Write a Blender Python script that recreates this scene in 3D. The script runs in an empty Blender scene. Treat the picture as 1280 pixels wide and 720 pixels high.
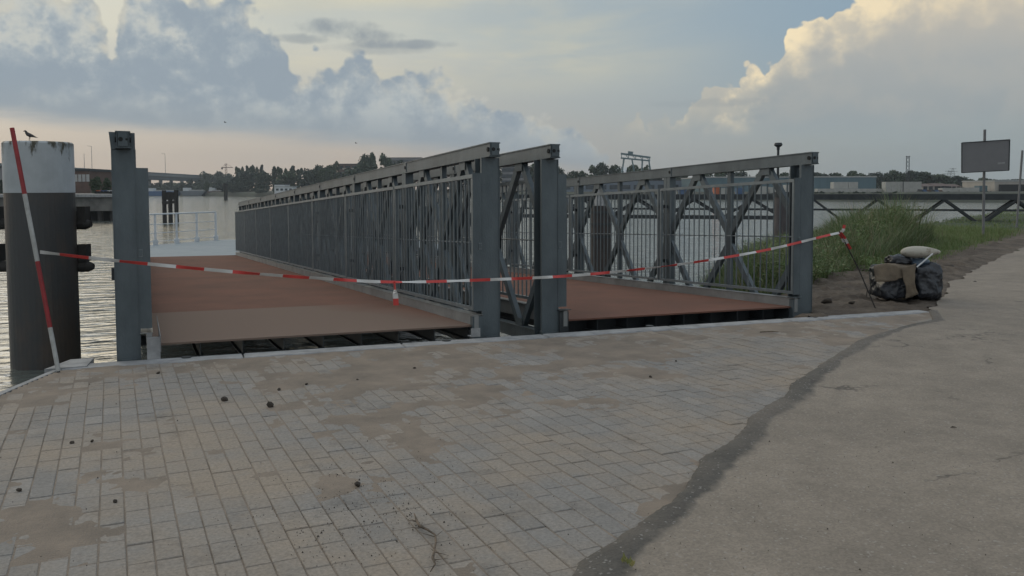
import bpy, bmesh, math, random
from mathutils import Vector, Matrix, noise
random.seed(7)
R = random.random
def U_(a, b): return a + (b - a) * R()
PI = math.pi
sc = bpy.context.scene
COL = sc.collection

# ------------------------------------------------------------------ camera
F = 1088.0; YAW = 0.4054; PITCH = 0.05548; ROLL = -0.0035; CY = 296.5
CAM = Vector((-3.406, -8.51, 1.53))
FW = Vector((math.sin(YAW)*math.cos(PITCH), math.cos(YAW)*math.cos(PITCH), -math.sin(PITCH)))
r0 = Vector((math.cos(YAW), -math.sin(YAW), 0)); u0 = r0.cross(FW)
RT = r0*math.cos(ROLL) + u0*math.sin(ROLL); UP = -r0*math.sin(ROLL) + u0*math.cos(ROLL)
cd = bpy.data.cameras.new('camera'); cam = bpy.data.objects.new('camera', cd); COL.objects.link(cam)
M = Matrix((RT, UP, -FW)).transposed().to_4x4(); M.translation = CAM
cam.matrix_world = M
cd.sensor_fit = 'HORIZONTAL'; cd.sensor_width = 36; cd.lens = 36*F/1280
cd.shift_y = (CY-360)/1280; cd.clip_start = 0.05; cd.clip_end = 6000
sc.camera = cam
def at(px, py, dep):            # survey helper: photo direction + real distance -> world point
    return CAM + dep*(FW + RT*((px-640)/F) - UP*((py-CY)/F))
def gr(px, py, z=0.0):          # where that sight line meets height z
    d = FW + RT*((px-640)/F) - UP*((py-CY)/F)
    return CAM + d*((z-CAM.z)/d.z)

# ------------------------------------------------------------------ materials
MATS = {}
def nn(nt, t, **k):
    n = nt.nodes.new(t)
    for a, v in k.items(): setattr(n, a, v)
    return n
def mat(name, col, rough=0.6, metal=0.0, col2=None, scale=4.0, amt=0.5, bump=0.0, bscale=30.0, stretch=None, detail=6, spec=0.5, lo=0.35, hi=0.65, coords='Object'):
    m = bpy.data.materials.new(name); m.use_nodes = True; nt = m.node_tree
    b = nt.nodes['Principled BSDF']; b.inputs['Roughness'].default_value = rough; b.inputs['Metallic'].default_value = metal
    b.inputs['Specular IOR Level'].default_value = spec
    b.inputs['Base Color'].default_value = (*col, 1)
    tc = nn(nt, 'ShaderNodeTexCoord'); mp = nn(nt, 'ShaderNodeMapping')
    nt.links.new(tc.outputs[coords], mp.inputs[0])
    if stretch: mp.inputs['Scale'].default_value = stretch
    if col2:
        n = nn(nt, 'ShaderNodeTexNoise'); n.inputs['Scale'].default_value = scale; n.inputs['Detail'].default_value = detail; n.inputs['Roughness'].default_value = 0.65
        nt.links.new(mp.outputs[0], n.inputs[0])
        r = nn(nt, 'ShaderNodeMapRange'); r.inputs[1].default_value = lo; r.inputs[2].default_value = hi; r.inputs[4].default_value = amt*2 if amt < .5 else 1
        nt.links.new(n.outputs[0], r.inputs[0])
        x = nn(nt, 'ShaderNodeMix', data_type='RGBA'); x.inputs[6].default_value = (*col, 1); x.inputs[7].default_value = (*col2, 1)
        nt.links.new(r.outputs[0], x.inputs[0]); nt.links.new(x.outputs[2], b.inputs['Base Color'])
    if bump:
        n = nn(nt, 'ShaderNodeTexNoise'); n.inputs['Scale'].default_value = bscale; n.inputs['Detail'].default_value = 5
        nt.links.new(mp.outputs[0], n.inputs[0])
        bp = nn(nt, 'ShaderNodeBump'); bp.inputs['Strength'].default_value = min(1, bump); bp.inputs['Distance'].default_value = 0.02
        nt.links.new(n.outputs[0], bp.inputs['Height']); nt.links.new(bp.outputs[0], b.inputs['Normal'])
    MATS[name] = m
    return m
steel = mat('galvanised_steel', (.112,.138,.152), .5, .25, (.068,.086,.097), 2.2, .5, .15, 60, stretch=(1,1,.45))
steel_lt = mat('galvanised_rail', (.185,.215,.23), .45, .3, (.13,.155,.17), 5, .5, .1, 60)
steel_kerb = mat('galvanised_kerb', (.27,.28,.28), .5, .3, (.17,.175,.175), 2.5, .5, .1, 60)
steel_dk = mat('dark_steel', (.045,.052,.058), .6, .3, (.025,.03,.034), 3, .5, .2, 40)
hole_m = mat('hole_dark', (.012,.013,.014), .9)
deck_red = mat('deck_red_coating', (.185,.092,.068), .92, 0, (.125,.073,.058), .9, .5, .35, 220, lo=.36, hi=.70, spec=.2, detail=10)
deck_grey = mat('deck_dusty_coating', (.125,.083,.066), .8, 0, (.088,.060,.050), 1.0, .5, .35, 200)
white_p = mat('white_paint', (.60,.62,.64), .5, 0, (.45,.48,.5), 6, .5)
pont_m = mat('pontoon_deck_coating', (.20,.25,.29), .7, 0, (.16,.21,.25), 1.2, .5)
conc = mat('concrete', (.33,.335,.34), .85, 0, (.20,.205,.21), 5, .5, .4, 40)
conc_q = mat('quay_concrete', (.17,.165,.155), .9, 0, (.08,.08,.075), .6, .5, .3, 10)
wood_dk = mat('dark_timber', (.035,.032,.03), .85, 0, (.018,.018,.017), 4, .5, .5, 20, stretch=(1,1,.2))
red_p = mat('red_paint', (.30,.018,.022), .5, 0, (.19,.014,.016), 12, .5)
red_t = mat('red_tape_film', (.50,.045,.04), .45, 0)
white_t = mat('white_tape_film', (.55,.55,.54), .45, 0)
pole_w = mat('pole_white', (.42,.43,.42), .5, 0, (.28,.28,.27), 10, .5)
foliage = [mat('foliage_a', (.035,.062,.030), .8, 0, (.020,.040,.022), 2, .5), mat('foliage_b', (.045,.075,.034), .8, 0, (.026,.048,.024), 2, .5),
           mat('foliage_c', (.030,.052,.034), .8, 0, (.017,.033,.023), 2, .5)]
bark = mat('bark', (.07,.06,.05), .9, 0, (.035,.03,.026), 3, .5)
glass = mat('window_glass', (.03,.04,.05), .15)

# ------------------------------------------------------------------ object helpers
def tag(o, label=None, cat=None, group=None, kind=None):
    if label: o['label'] = label
    if cat: o['category'] = cat
    if group: o['group'] = group
    if kind: o['kind'] = kind
    return o
def thing(name, loc, label, cat, group=None):
    o = bpy.data.objects.new(name, None); COL.objects.link(o); o.location = loc; o.empty_display_size = .2
    return tag(o, label, cat, group)
def wloc(o):
    v = Vector(o.location)
    while o.parent: o = o.parent; v += Vector(o.location)
    return v
class MB:
    def __init__(s, T=None): s.v = []; s.f = []; s.m = []; s.T = T
    def add(s, vs, fs, mi=0):
        k = len(s.v); s.v += [tuple(x) for x in vs]; s.f += [tuple(k+i for i in f) for f in fs]; s.m += [mi]*len(fs)
    def box(s, x0, x1, y0, y1, z0, z1, mi=0):
        s.add([(x0,y0,z0),(x1,y0,z0),(x1,y1,z0),(x0,y1,z0),(x0,y0,z1),(x1,y0,z1),(x1,y1,z1),(x0,y1,z1)],
              [(0,3,2,1),(4,5,6,7),(0,1,5,4),(1,2,6,5),(2,3,7,6),(3,0,4,7)], mi)
    def bar(s, a, b, w, h, ref=(0,0,1), mi=0):
        a = Vector(a); b = Vector(b); d = (b-a).normalized(); ref = Vector(ref)
        if abs(d.dot(ref)) > .99: ref = Vector((0,1,0)) if abs(d.y) < .9 else Vector((1,0,0))
        x = d.cross(ref).normalized()*w/2; y = x.cross(d).normalized()*h/2
        s.add([a-x-y,a+x-y,a+x+y,a-x+y,b-x-y,b+x-y,b+x+y,b-x+y],[(0,3,2,1),(4,5,6,7),(0,1,5,4),(1,2,6,5),(2,3,7,6),(3,0,4,7)], mi)
    def tube(s, a, b, r1, r2=None, n=10, mi=0, cap=True):
        r2 = r1 if r2 is None else r2
        a = Vector(a); b = Vector(b); d = (b-a).normalized(); x = d.orthogonal().normalized(); y = d.cross(x)
        vs = [a+(x*math.cos(2*PI*i/n)+y*math.sin(2*PI*i/n))*r1 for i in range(n)]+[b+(x*math.cos(2*PI*i/n)+y*math.sin(2*PI*i/n))*r2 for i in range(n)]
        fs = [(i,(i+1)%n,n+(i+1)%n,n+i) for i in range(n)]
        if cap: fs += [tuple(range(n-1,-1,-1)), tuple(range(n,2*n))]
        s.add(vs, fs, mi)
    def path(s, pts, rs, n=8, mi=0):
        pts = [Vector(p) for p in pts]; rings = []
        for i, p in enumerate(pts):
            d = (pts[min(i+1,len(pts)-1)]-pts[max(i-1,0)]).normalized()
            ref = Vector((0,0,1)) if abs(d.z) < .9 else Vector((1,0,0))
            x = d.cross(ref).normalized(); y = x.cross(d)
            rr = rs[i] if isinstance(rs, (list,tuple)) else rs
            rw, rh = rr if isinstance(rr, tuple) else (rr, rr)
            rings.append([p+x*math.cos(2*PI*k/n)*rw+y*math.sin(2*PI*k/n)*rh for k in range(n)])
        vs = [v for r in rings for v in r]; fs = []
        for i in range(len(pts)-1):
            for k in range(n): fs.append((i*n+k, i*n+(k+1)%n, (i+1)*n+(k+1)%n, (i+1)*n+k))
        fs += [tuple(range(n-1,-1,-1)), tuple((len(pts)-1)*n+k for k in range(n))]
        s.add(vs, fs, mi)
    def prism(s, poly, z0, z1, mi=0):       # poly: xy list, ccw
        n = len(poly)
        s.add([(x,y,z0) for x,y in poly]+[(x,y,z1) for x,y in poly], [tuple(range(n-1,-1,-1)), tuple(range(n,2*n))]+[(i,(i+1)%n,n+(i+1)%n,n+i) for i in range(n)], mi)
    def build(s, name, mats, parent=None, smooth=False, loc=None, **tg):
        me = bpy.data.meshes.new(name)
        v = [s.T(*p) for p in s.v] if s.T else s.v
        if parent: o0 = wloc(parent)
        elif loc is not None: o0 = Vector(loc)
        else: o0 = Vector((0,0,0))
        me.from_pydata([(p[0]-o0.x, p[1]-o0.y, p[2]-o0.z) for p in v], [], s.f)
        if not isinstance(mats, (list,tuple)): mats = [mats]
        for m in mats: me.materials.append(m)
        for p, mi in zip(me.polygons, s.m): p.material_index = mi; p.use_smooth = smooth
        bm = bmesh.new(); bm.from_mesh(me); 
        if len(bm.faces) < 20000 and not tg.get('raw'): bmesh.ops.recalc_face_normals(bm, faces=bm.faces)
        bm.to_mesh(me); bm.free(); me.update()
        o = bpy.data.objects.new(name, me); COL.objects.link(o)
        if parent: o.parent = parent
        elif loc is not None: o.location = loc
        return o
def fbm(x, y, z=0, s=1.0, o=4): return noise.fractal(Vector((x*s, y*s, z*s)), 1.0, 2.0, o)
def copy_tree(o, parent=None):
    c = o.copy(); COL.objects.link(c); c.parent = parent
    for ch in list(o.children): copy_tree(ch, c)
    return c

# ================================================================== SETTING
WZ = -1.7
# --- water
def make_water():
    m = bpy.data.materials.new('river_water'); m.use_nodes = True; nt = m.node_tree; b = nt.nodes['Principled BSDF']
    b.inputs['Base Color'].default_value = (.105,.120,.108,1); b.inputs['Roughness'].default_value = .07; b.inputs['IOR'].default_value = 1.7
    g = nn(nt, 'ShaderNodeNewGeometry'); mp = nn(nt, 'ShaderNodeMapping'); mp.inputs['Rotation'].default_value = (0,0,YAW); mp.inputs['Scale'].default_value = (.55,1.5,1)
    nt.links.new(g.outputs['Position'], mp.inputs[0])
    n1 = nn(nt, 'ShaderNodeTexNoise'); n1.inputs['Scale'].default_value = 1.25; n1.inputs['Detail'].default_value = 4; n1.inputs['Distortion'].default_value = .6
    n2 = nn(nt, 'ShaderNodeTexNoise'); n2.inputs['Scale'].default_value = .35; n2.inputs['Detail'].default_value = 3
    nt.links.new(mp.outputs[0], n1.inputs[0]); nt.links.new(mp.outputs[0], n2.inputs[0])
    b1 = nn(nt, 'ShaderNodeBump'); b1.inputs['Strength'].default_value = .9; b1.inputs['Distance'].default_value = .13
    b2 = nn(nt, 'ShaderNodeBump'); b2.inputs['Strength'].default_value = .25; b2.inputs['Distance'].default_value = .10
    nt.links.new(n1.outputs[0], b1.inputs['Height']); nt.links.new(n2.outputs[0], b2.inputs['Height']); nt.links.new(b2.outputs[0], b1.inputs['Normal'])
    nt.links.new(b1.outputs[0], b.inputs['Normal'])
    w = MB(); S = 1600; w.add([(-S,-S,WZ),(S,-S,WZ),(S,S,WZ),(-S,S,WZ)], [(0,1,2,3)])
    tag(w.build('water', m), 'wide rippled river reflecting the evening sky', None, None, 'structure')
make_water()

# --- quay frame: e1 along the coping, e2 toward the camera
QA = Vector((-4.04,-.03,0)); ang = -math.atan2(.58, 9.56)
E1 = Vector((math.cos(ang), math.sin(ang), 0)); E2 = Vector((math.sin(ang), -math.cos(ang), 0))
def Q(a, b, z=0): p = QA + E1*a + E2*b; return Vector((p.x, p.y, z))
# seam line (left edge of the asphalt), from behind the camera up to the end of the coping
SEAM = [(-7.5,-14),(-4.4,-8.6),(-2.75,-6.6),(-1.75,-5.55),(-1.43,-5.32),(-1.04,-5.04),(-0.41,-4.54),(0.45,-3.88),(1.63,-3.04),(3.16,-2.03),(4.24,-1.54),(5.00,-1.31),(5.6,-.72)]
def seam_x(y):
    for (xa,ya),(xb,yb) in zip(SEAM, SEAM[1:]):
        if ya <= y <= yb: return xa+(xb-xa)*(y-ya)/(yb-ya)
    return -99 if y < -14 else 99
def seam_side(x, y, off=0):     # positive: on the paver side
    best = 1e9; sg = 1
    for (xa,ya),(xb,yb) in zip(SEAM, SEAM[1:]):
        dx, dy = xb-xa, yb-ya; t = max(0, min(1, ((x-xa)*dx+(y-ya)*dy)/(dx*dx+dy*dy)))
        qx, qy = xa+t*dx, ya+t*dy; d = math.hypot(x-qx, y-qy)
        if d < best: best = d; sg = 1 if dx*(y-ya)-dy*(x-xa) > 0 else -1
    return best*sg
QL = [(-4.10,-.20),(-4.40,-.96),(-5.9,-5.4),(-9.5,-16)]   # left quay edge
def left_x(y):
    for (xa,ya),(xb,yb) in zip(QL, QL[1:]):
        if yb <= y <= ya: return xa+(xb-xa)*(y-ya)/(yb-ya)
    return -4.1
# quay body
q = MB(); e = Q(9.9,0)
q.prism([(-9.5,-16),(6.5,-16),(e.x,e.y+.0),(Q(0,.03).x,Q(0,.03).y+.03),(-4.10,-.20),(-4.40,-.96),(-5.9,-5.4)], -3, -.025)
tag(q.build('quay_wall', conc_q), 'concrete quay body under the paving', None, None, 'structure')

# sand bed, rising above the pavers here and there
sand_m = mat('joint_sand', (.245,.20,.158), .95, 0, (.165,.138,.112), 3, .5, .5, 90)
sd = MB(); NX, NY = 420, 320; x0, x1, y0, y1 = -6.2, 5.9, -9.2, .0; idx = {}
def sandh(x, y):
    n = fbm(x, y, 3, .9, 3)*.6 + fbm(x, y, 9, 3.5, 4)*.5
    near = max(0, 1-abs((Vector((x,y,0))-QA).dot(E2)-.5)/1.3)      # a drift of sand behind the coping
    n += .10*fbm(x, y, 2, 24, 2)
    return -.0048 + .0012*fbm(x, y, 4, 9, 2) + max(0, n+.02+near*.34)*.015
for j in range(NY+1):
    for i in range(NX+1):
        x = x0+(x1-x0)*i/NX; y = y0+(y1-y0)*j/NY
        b2 = (Vector((x,y,0))-QA).dot(E2)
        if b2 > .20 and x > left_x(y)+.05 and seam_side(x,y) > -.12:
            idx[i,j] = len(sd.v); sd.v.append((x, y, sandh(x,y)))
for j in range(NY):
    for i in range(NX):
        k = [(i,j),(i+1,j),(i+1,j+1),(i,j+1)]
        if all(c in idx for c in k): sd.f.append(tuple(idx[c] for c in k)); sd.m.append(0)
tag(sd.build('sand_bed', sand_m, smooth=True), 'yellowish sand swept over and between the pavers', None, None, 'stuff')

# pavers
def brick_material():
    m = bpy.data.materials.new('paver_concrete'); m.use_nodes = True; nt = m.node_tree; b = nt.nodes['Principled BSDF']; b.inputs['Roughness'].default_value = .88
    g = nn(nt, 'ShaderNodeNewGeometry'); cr = nn(nt, 'ShaderNodeValToRGB')
    el = cr.color_ramp.elements; el[0].color = (.168,.170,.170,1); el[1].color = (.245,.240,.232,1); e3 = el.new(.55); e3.color = (.205,.205,.202,1); e4 = el.new(.8); e4.color = (.200,.194,.186,1)
    nt.links.new(g.outputs['Random Per Island'], cr.inputs[0])
    n = nn(nt, 'ShaderNodeTexNoise'); n.inputs['Scale'].default_value = .85; n.inputs['Detail'].default_value = 9; n.inputs['Roughness'].default_value = .68
    nt.links.new(g.outputs['Position'], n.inputs[0])
    mr = nn(nt, 'ShaderNodeMapRange'); mr.inputs[1].default_value = .42; mr.inputs[2].default_value = .62; mr.inputs[3].default_value = .22; mr.inputs[4].default_value = .88
    nt.links.new(n.outputs[0], mr.inputs[0])
    x = nn(nt, 'ShaderNodeMix', data_type='RGBA'); x.inputs[7].default_value = (.270,.222,.172,1)
    nt.links.new(mr.outputs[0], x.inputs[0]); nt.links.new(cr.outputs[0], x.inputs[6])
    n2 = nn(nt, 'ShaderNodeTexNoise'); n2.inputs['Scale'].default_value = 55; n2.inputs['Detail'].default_value = 5; n2.inputs['Roughness'].default_value = .7
    nt.links.new(g.outputs['Position'], n2.inputs[0])
    mr2 = nn(nt, 'ShaderNodeMapRange'); mr2.inputs[1].default_value = .3; mr2.inputs[2].default_value = .7; mr2.inputs[3].default_value = .72; mr2.inputs[4].default_value = 1.22
    nt.links.new(n2.outputs[0], mr2.inputs[0])
    n3 = nn(nt, 'ShaderNodeTexNoise'); n3.inputs['Scale'].default_value = 2.6; n3.inputs['Detail'].default_value = 7; n3.inputs['Roughness'].default_value = .7
    nt.links.new(g.outputs['Position'], n3.inputs[0])
    mr3 = nn(nt, 'ShaderNodeMapRange'); mr3.inputs[1].default_value = .55; mr3.inputs[2].default_value = .75; mr3.inputs[3].default_value = 1; mr3.inputs[4].default_value = .58
    nt.links.new(n3.outputs[0], mr3.inputs[0])
    mu = nn(nt, 'ShaderNodeMath', operation='MULTIPLY'); nt.links.new(mr2.outputs[0], mu.inputs[0]); nt.links.new(mr3.outputs[0], mu.inputs[1])
    sc_ = nn(nt, 'ShaderNodeVectorMath', operation='SCALE'); nt.links.new(x.outputs[2], sc_.inputs[0]); nt.links.new(mu.outputs[0], sc_.inputs['Scale'])
    nt.links.new(sc_.outputs[0], b.inputs['Base Color'])
    bp = nn(nt, 'ShaderNodeBump'); bp.inputs['Strength'].default_value = .5; bp.inputs['Distance'].default_value = .004
    nt.links.new(n2.outputs[0], bp.inputs['Height']); nt.links.new(bp.outputs[0], b.inputs['Normal'])
    return m
BA = -.026; W2 = Vector((math.sin(BA), math.cos(BA), 0)); W1 = Vector((W2.y, -W2.x, 0)); E2_ = E2
def Qb(a, b, z=0):
    p = QA + W1*a - W2*b; e = (p-QA).dot(E2)
    if e < .222: p = p - W2*(.222-e)/(-W2.dot(E2))
    return Vector((p.x, p.y, z))
bk = MB(); PW_, PL_ = .1085, .2160; rb_ = random.Random(5); JIT = {c: rb_.uniform(-.02,.02) for c in range(-60,120)}
for c in range(-34, 100):
    for r_ in range(-5, 62):
        cc = c//2; a = c*PW_ + PW_/2; b_ = .16 + r_*PL_ + PL_/2 + (PL_/2 if cc % 2 else 0) + JIT[cc]
        hw, hl = PW_/2-.0016-R()*.0012, PL_/2-.0016-R()*.0014
        halves = [(b_, hl)]
        for bb, h2 in halves:
            p = Qb(a, bb); p0_ = QA + W1*a - W2*bb
            if bb > 9.2 or (p0_-QA).dot(E2) < .25: continue
            cs = [Qb(a-hw,bb-h2),Qb(a+hw,bb-h2),Qb(a+hw,bb+h2),Qb(a-hw,bb+h2)]
            if any(k.x < left_x(k.y)+.055 for k in cs) or seam_side(p.x,p.y) < -.15 or p.x > 5.6: continue
            z = U_(-.0022,.0022) + .004*fbm(p.x,p.y,5,.8,3); tx, ty = U_(-.012,.012), U_(-.009,.009); ry = U_(-.006,.006)
            vs = []
            for (k, (ins, dz)) in [(k, s_) for s_ in ((0,-.05),(0,-.004),(.0035,0)) for k in range(4)]:
                da = (-1,1,1,-1)[k]*(hw-ins); db = (-1,-1,1,1)[k]*(h2-ins)
                vs.append(Qb(a+da-ry*db, bb+db+ry*da, z+dz+tx*da+ty*db))
            bk.add(vs, [(8,9,10,11)]+[(4*l+i, 4*l+(i+1)%4, 4*(l+1)+(i+1)%4, 4*(l+1)+i) for l in (0,1) for i in range(4)])
o = bk.build('pavement', brick_material()); 
bm = bmesh.new(); bm.from_mesh(o.data); bmesh.ops.recalc_face_normals(bm, faces=bm.faces); bm.to_mesh(o.data); bm.free()
up = sum(1 for p in o.data.polygons[:2000] if p.normal.z > .9); dn = sum(1 for p in o.data.polygons[:2000] if p.normal.z < -.9)
if dn > up: o.data.flip_normals()
tag(o, 'grey rectangular pavers laid in running bond on the quay', None, None, 'structure')

# asphalt path
def asphalt_material(name, c1, c2, c3, bscale=70, bstr=.6):
    m = bpy.data.materials.new(name); m.use_nodes = True; nt = m.node_tree; b = nt.nodes['Principled BSDF']; b.inputs['Roughness'].default_value = .9
    g = nn(nt, 'ShaderNodeNewGeometry')
    def nz(s, d, r=.65):
        n = nn(nt, 'ShaderNodeTexNoise'); n.inputs['Scale'].default_value = s; n.inputs['Detail'].default_value = d; n.inputs['Roughness'].default_value = r
        nt.links.new(g.outputs['Position'], n.inputs[0]); return n
    a = nz(.5, 9, .7); x = nn(nt, 'ShaderNodeMix', data_type='RGBA'); x.inputs[6].default_value = (*c1,1); x.inputs[7].default_value = (*c2,1)
    mr = nn(nt, 'ShaderNodeMapRange'); mr.inputs[1].default_value = .38; mr.inputs[2].default_value = .62; nt.links.new(a.outputs[0], mr.inputs[0]); nt.links.new(mr.outputs[0], x.inputs[0])
    vo = nn(nt, 'ShaderNodeTexVoronoi'); vo.inputs['Scale'].default_value = 95; nt.links.new(g.outputs['Position'], vo.inputs[0])
    bw = nn(nt, 'ShaderNodeSeparateColor'); nt.links.new(vo.outputs['Color'], bw.inputs[0])
    mr2 = nn(nt, 'ShaderNodeMapRange'); mr2.inputs[3].default_value = .84; mr2.inputs[4].default_value = 1.12; nt.links.new(bw.outputs[0], mr2.inputs[0])
    st = nz(3.2, 6, .7); mr3 = nn(nt, 'ShaderNodeMapRange'); mr3.inputs[1].default_value = .3; mr3.inputs[2].default_value = .72; mr3.inputs[3].default_value = 1.12; mr3.inputs[4].default_value = .78; nt.links.new(st.outputs[0], mr3.inputs[0])
    mu = nn(nt, 'ShaderNodeMath', operation='MULTIPLY'); nt.links.new(mr2.outputs[0], mu.inputs[0]); nt.links.new(mr3.outputs[0], mu.inputs[1])
    gt = nn(nt, 'ShaderNodeMath', operation='GREATER_THAN'); gt.inputs[1].default_value = .975; nt.links.new(bw.outputs[1], gt.inputs[0])
    x2 = nn(nt, 'ShaderNodeMix', data_type='RGBA'); x2.inputs[7].default_value = (*c3,1); nt.links.new(gt.outputs[0], x2.inputs[0])
    s_ = nn(nt, 'ShaderNodeVectorMath', operation='SCALE'); nt.links.new(x.outputs[2], s_.inputs[0]); nt.links.new(mu.outputs[0], s_.inputs['Scale'])
    nt.links.new(s_.outputs[0], x2.inputs[6]); wp = nz(1.5, 4); wv = nn(nt, 'ShaderNodeVectorMath', operation='MULTIPLY_ADD'); nt.links.new(wp.outputs[1], wv.inputs[0]); wv.inputs[1].default_value = (.7,.7,.7); nt.links.new(g.outputs['Position'], wv.inputs[2])
    vc_ = nn(nt, 'ShaderNodeTexVoronoi', feature='DISTANCE_TO_EDGE'); vc_.inputs['Scale'].default_value = .42; nt.links.new(wv.outputs[0], vc_.inputs[0])
    ms = nz(.8, 3); mm1 = nn(nt, 'ShaderNodeMapRange'); mm1.inputs[1].default_value = .52; mm1.inputs[2].default_value = .60; nt.links.new(ms.outputs[0], mm1.inputs[0])
    mc = nn(nt, 'ShaderNodeMapRange'); mc.inputs[1].default_value = .002; mc.inputs[2].default_value = .006; mc.inputs[3].default_value = .75; mc.inputs[4].default_value = 0; nt.links.new(vc_.outputs[0], mc.inputs[0])
    mq = nn(nt, 'ShaderNodeMath', operation='MULTIPLY'); nt.links.new(mc.outputs[0], mq.inputs[0]); nt.links.new(mm1.outputs[0], mq.inputs[1])
    xc = nn(nt, 'ShaderNodeMix', data_type='RGBA'); xc.inputs[7].default_value = (.06,.052,.045,1); nt.links.new(mq.outputs[0], xc.inputs[0]); nt.links.new(x2.outputs[2], xc.inputs[6]); nt.links.new(xc.outputs[2], b.inputs['Base Color'])
    bn = nz(bscale, 4); bp = nn(nt, 'ShaderNodeBump'); bp.inputs['Strength'].default_value = bstr; bp.inputs['Distance'].default_value = .006
    nt.links.new(bn.outputs[0], bp.inputs['Height']); nt.links.new(bp.outputs[0], b.inputs['Normal'])
    return m
asph = asphalt_material('dusty_asphalt', (.250,.213,.172), (.200,.171,.139), (.27,.245,.215))
asph_d = asphalt_material('fresh_asphalt_patch', (.078,.072,.063), (.140,.122,.103), (.20,.19,.175), 28, 1.0)
RE = [(5.6,-.72),(6.05,-.42),(6.6,0),(7.6,.75),(8.6,1.5),(9.7,2.15),(12.5,3.9),(17.2,6.6),(40,19.6),(160,88)]     # water-side edge of the path
LE = [(163,82),(42,13.5),(20,.9),(12,-4),(8,-9),(6.5,-16)]
def rag(pts, st, amp, seed):
    out = []
    for (xa,ya),(xb,yb) in zip(pts, pts[1:]):
        L = math.hypot(xb-xa,yb-ya); n = max(1, min(60, int(L/st)))
        for i in range(n):
            t = i/n; x = xa+(xb-xa)*t; y = ya+(yb-ya)*t
            k = amp*fbm(x,y,seed,2.2,4); nx, ny = -(yb-ya)/L, (xb-xa)/L
            out.append((x+nx*k, y+ny*k))
    out.append(pts[-1]); return out
ap = rag(RE, .12, .10, 2)
poly = [(-7.5,-14)] + SEAM[1:-1] + ap + LE + [(6.5,-16),(-8,-16)]
pb = MB(); pb.add([(x,y,.010) for x,y in reversed(poly)], [tuple(range(len(poly)))])
o = pb.build('path', asph); bm = bmesh.new(); bm.from_mesh(o.data); bmesh.ops.triangulate(bm, faces=bm.faces); 
for f_ in bm.faces:
    if f_.normal.z < 0: f_.normal_flip()
bm.to_mesh(o.data); bm.free(); tag(o, 'dusty asphalt path running along the quay', None, None, 'structure')
# seam of rough asphalt between pavers and path
sm = MB(); pts = rag(SEAM, .035, .0, 1); rows = []
for i, (x, y) in enumerate(pts[:-1]):
    nx, ny = pts[i+1][0]-x, pts[i+1][1]-y; L = math.hypot(nx,ny) or 1; nx, ny = -ny/L, nx/L      # toward pavers
    far = max(.35, min(1, 1.15-(y+5.2)*.16)); wl = (.07+.08*fbm(x,y,4,1.6,4)+.02*fbm(x,y,8,14,2))*far+.03; wr = (.13+.11*fbm(x,y,14,1.3,4)+.03*fbm(x,y,8,11,2))*far
    wr *= .95; wl *= .75; t = [wl, wl*.93, wl*.55, 0, -wr*.35, -wr*.75, -wr]; z = [.001,.011,.017,.022,.019,.0135,.0105]
    rows.append([(x+nx*a_, y+ny*a_, zz+(.005*fbm(x+a_,y,1,16,3) if 0 < k < 6 else 0)) for k, (a_, zz) in enumerate(zip(t, z))])
for r_ in rows: sm.v += r_
for i in range(len(rows)-1):
    for k in range(6): sm.f.append((i*7+k, (i+1)*7+k, (i+1)*7+k+1, i*7+k+1)); sm.m.append(0)
nt = asph_d.node_tree; b_ = nt.nodes['Principled BSDF']; src = b_.inputs['Base Color'].links[0].from_socket
ea = nn(nt,'ShaderNodeAttribute', attribute_name='dust'); en = nn(nt,'ShaderNodeTexNoise'); en.inputs['Scale'].default_value = 9; en.inputs['Detail'].default_value = 7; en.inputs['Roughness'].default_value = .7
eg = nn(nt,'ShaderNodeNewGeometry'); nt.links.new(eg.outputs['Position'], en.inputs[0]); es = nn(nt,'ShaderNodeMath', operation='ADD'); nt.links.new(ea.outputs['Fac'], es.inputs[0]); nt.links.new(en.outputs[0], es.inputs[1])
er = nn(nt,'ShaderNodeMapRange'); er.inputs[1].default_value = .75; er.inputs[2].default_value = 1.2; nt.links.new(es.outputs[0], er.inputs[0]); ex = nn(nt,'ShaderNodeMix', data_type='RGBA'); ex.inputs[7].default_value = (.225,.192,.155,1)
nt.links.new(er.outputs[0], ex.inputs[0]); nt.links.new(src, ex.inputs[6]); nt.links.new(ex.outputs[2], b_.inputs['Base Color'])
o = sm.build('path_seam', asph_d, smooth=True, raw=True)
da = o.data.attributes.new('dust','FLOAT','POINT'); da.data.foreach_set('value', [(.12,-.1,-.2,-.15,.05,.38,.68)[i % 7] for i in range(len(o.data.vertices))])
for p in o.data.polygons[:1]:
    if p.normal.z < 0: o.data.flip_normals()
tag(o, 'rough dark asphalt fill between pavers and path', None, None, 'structure')

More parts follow.
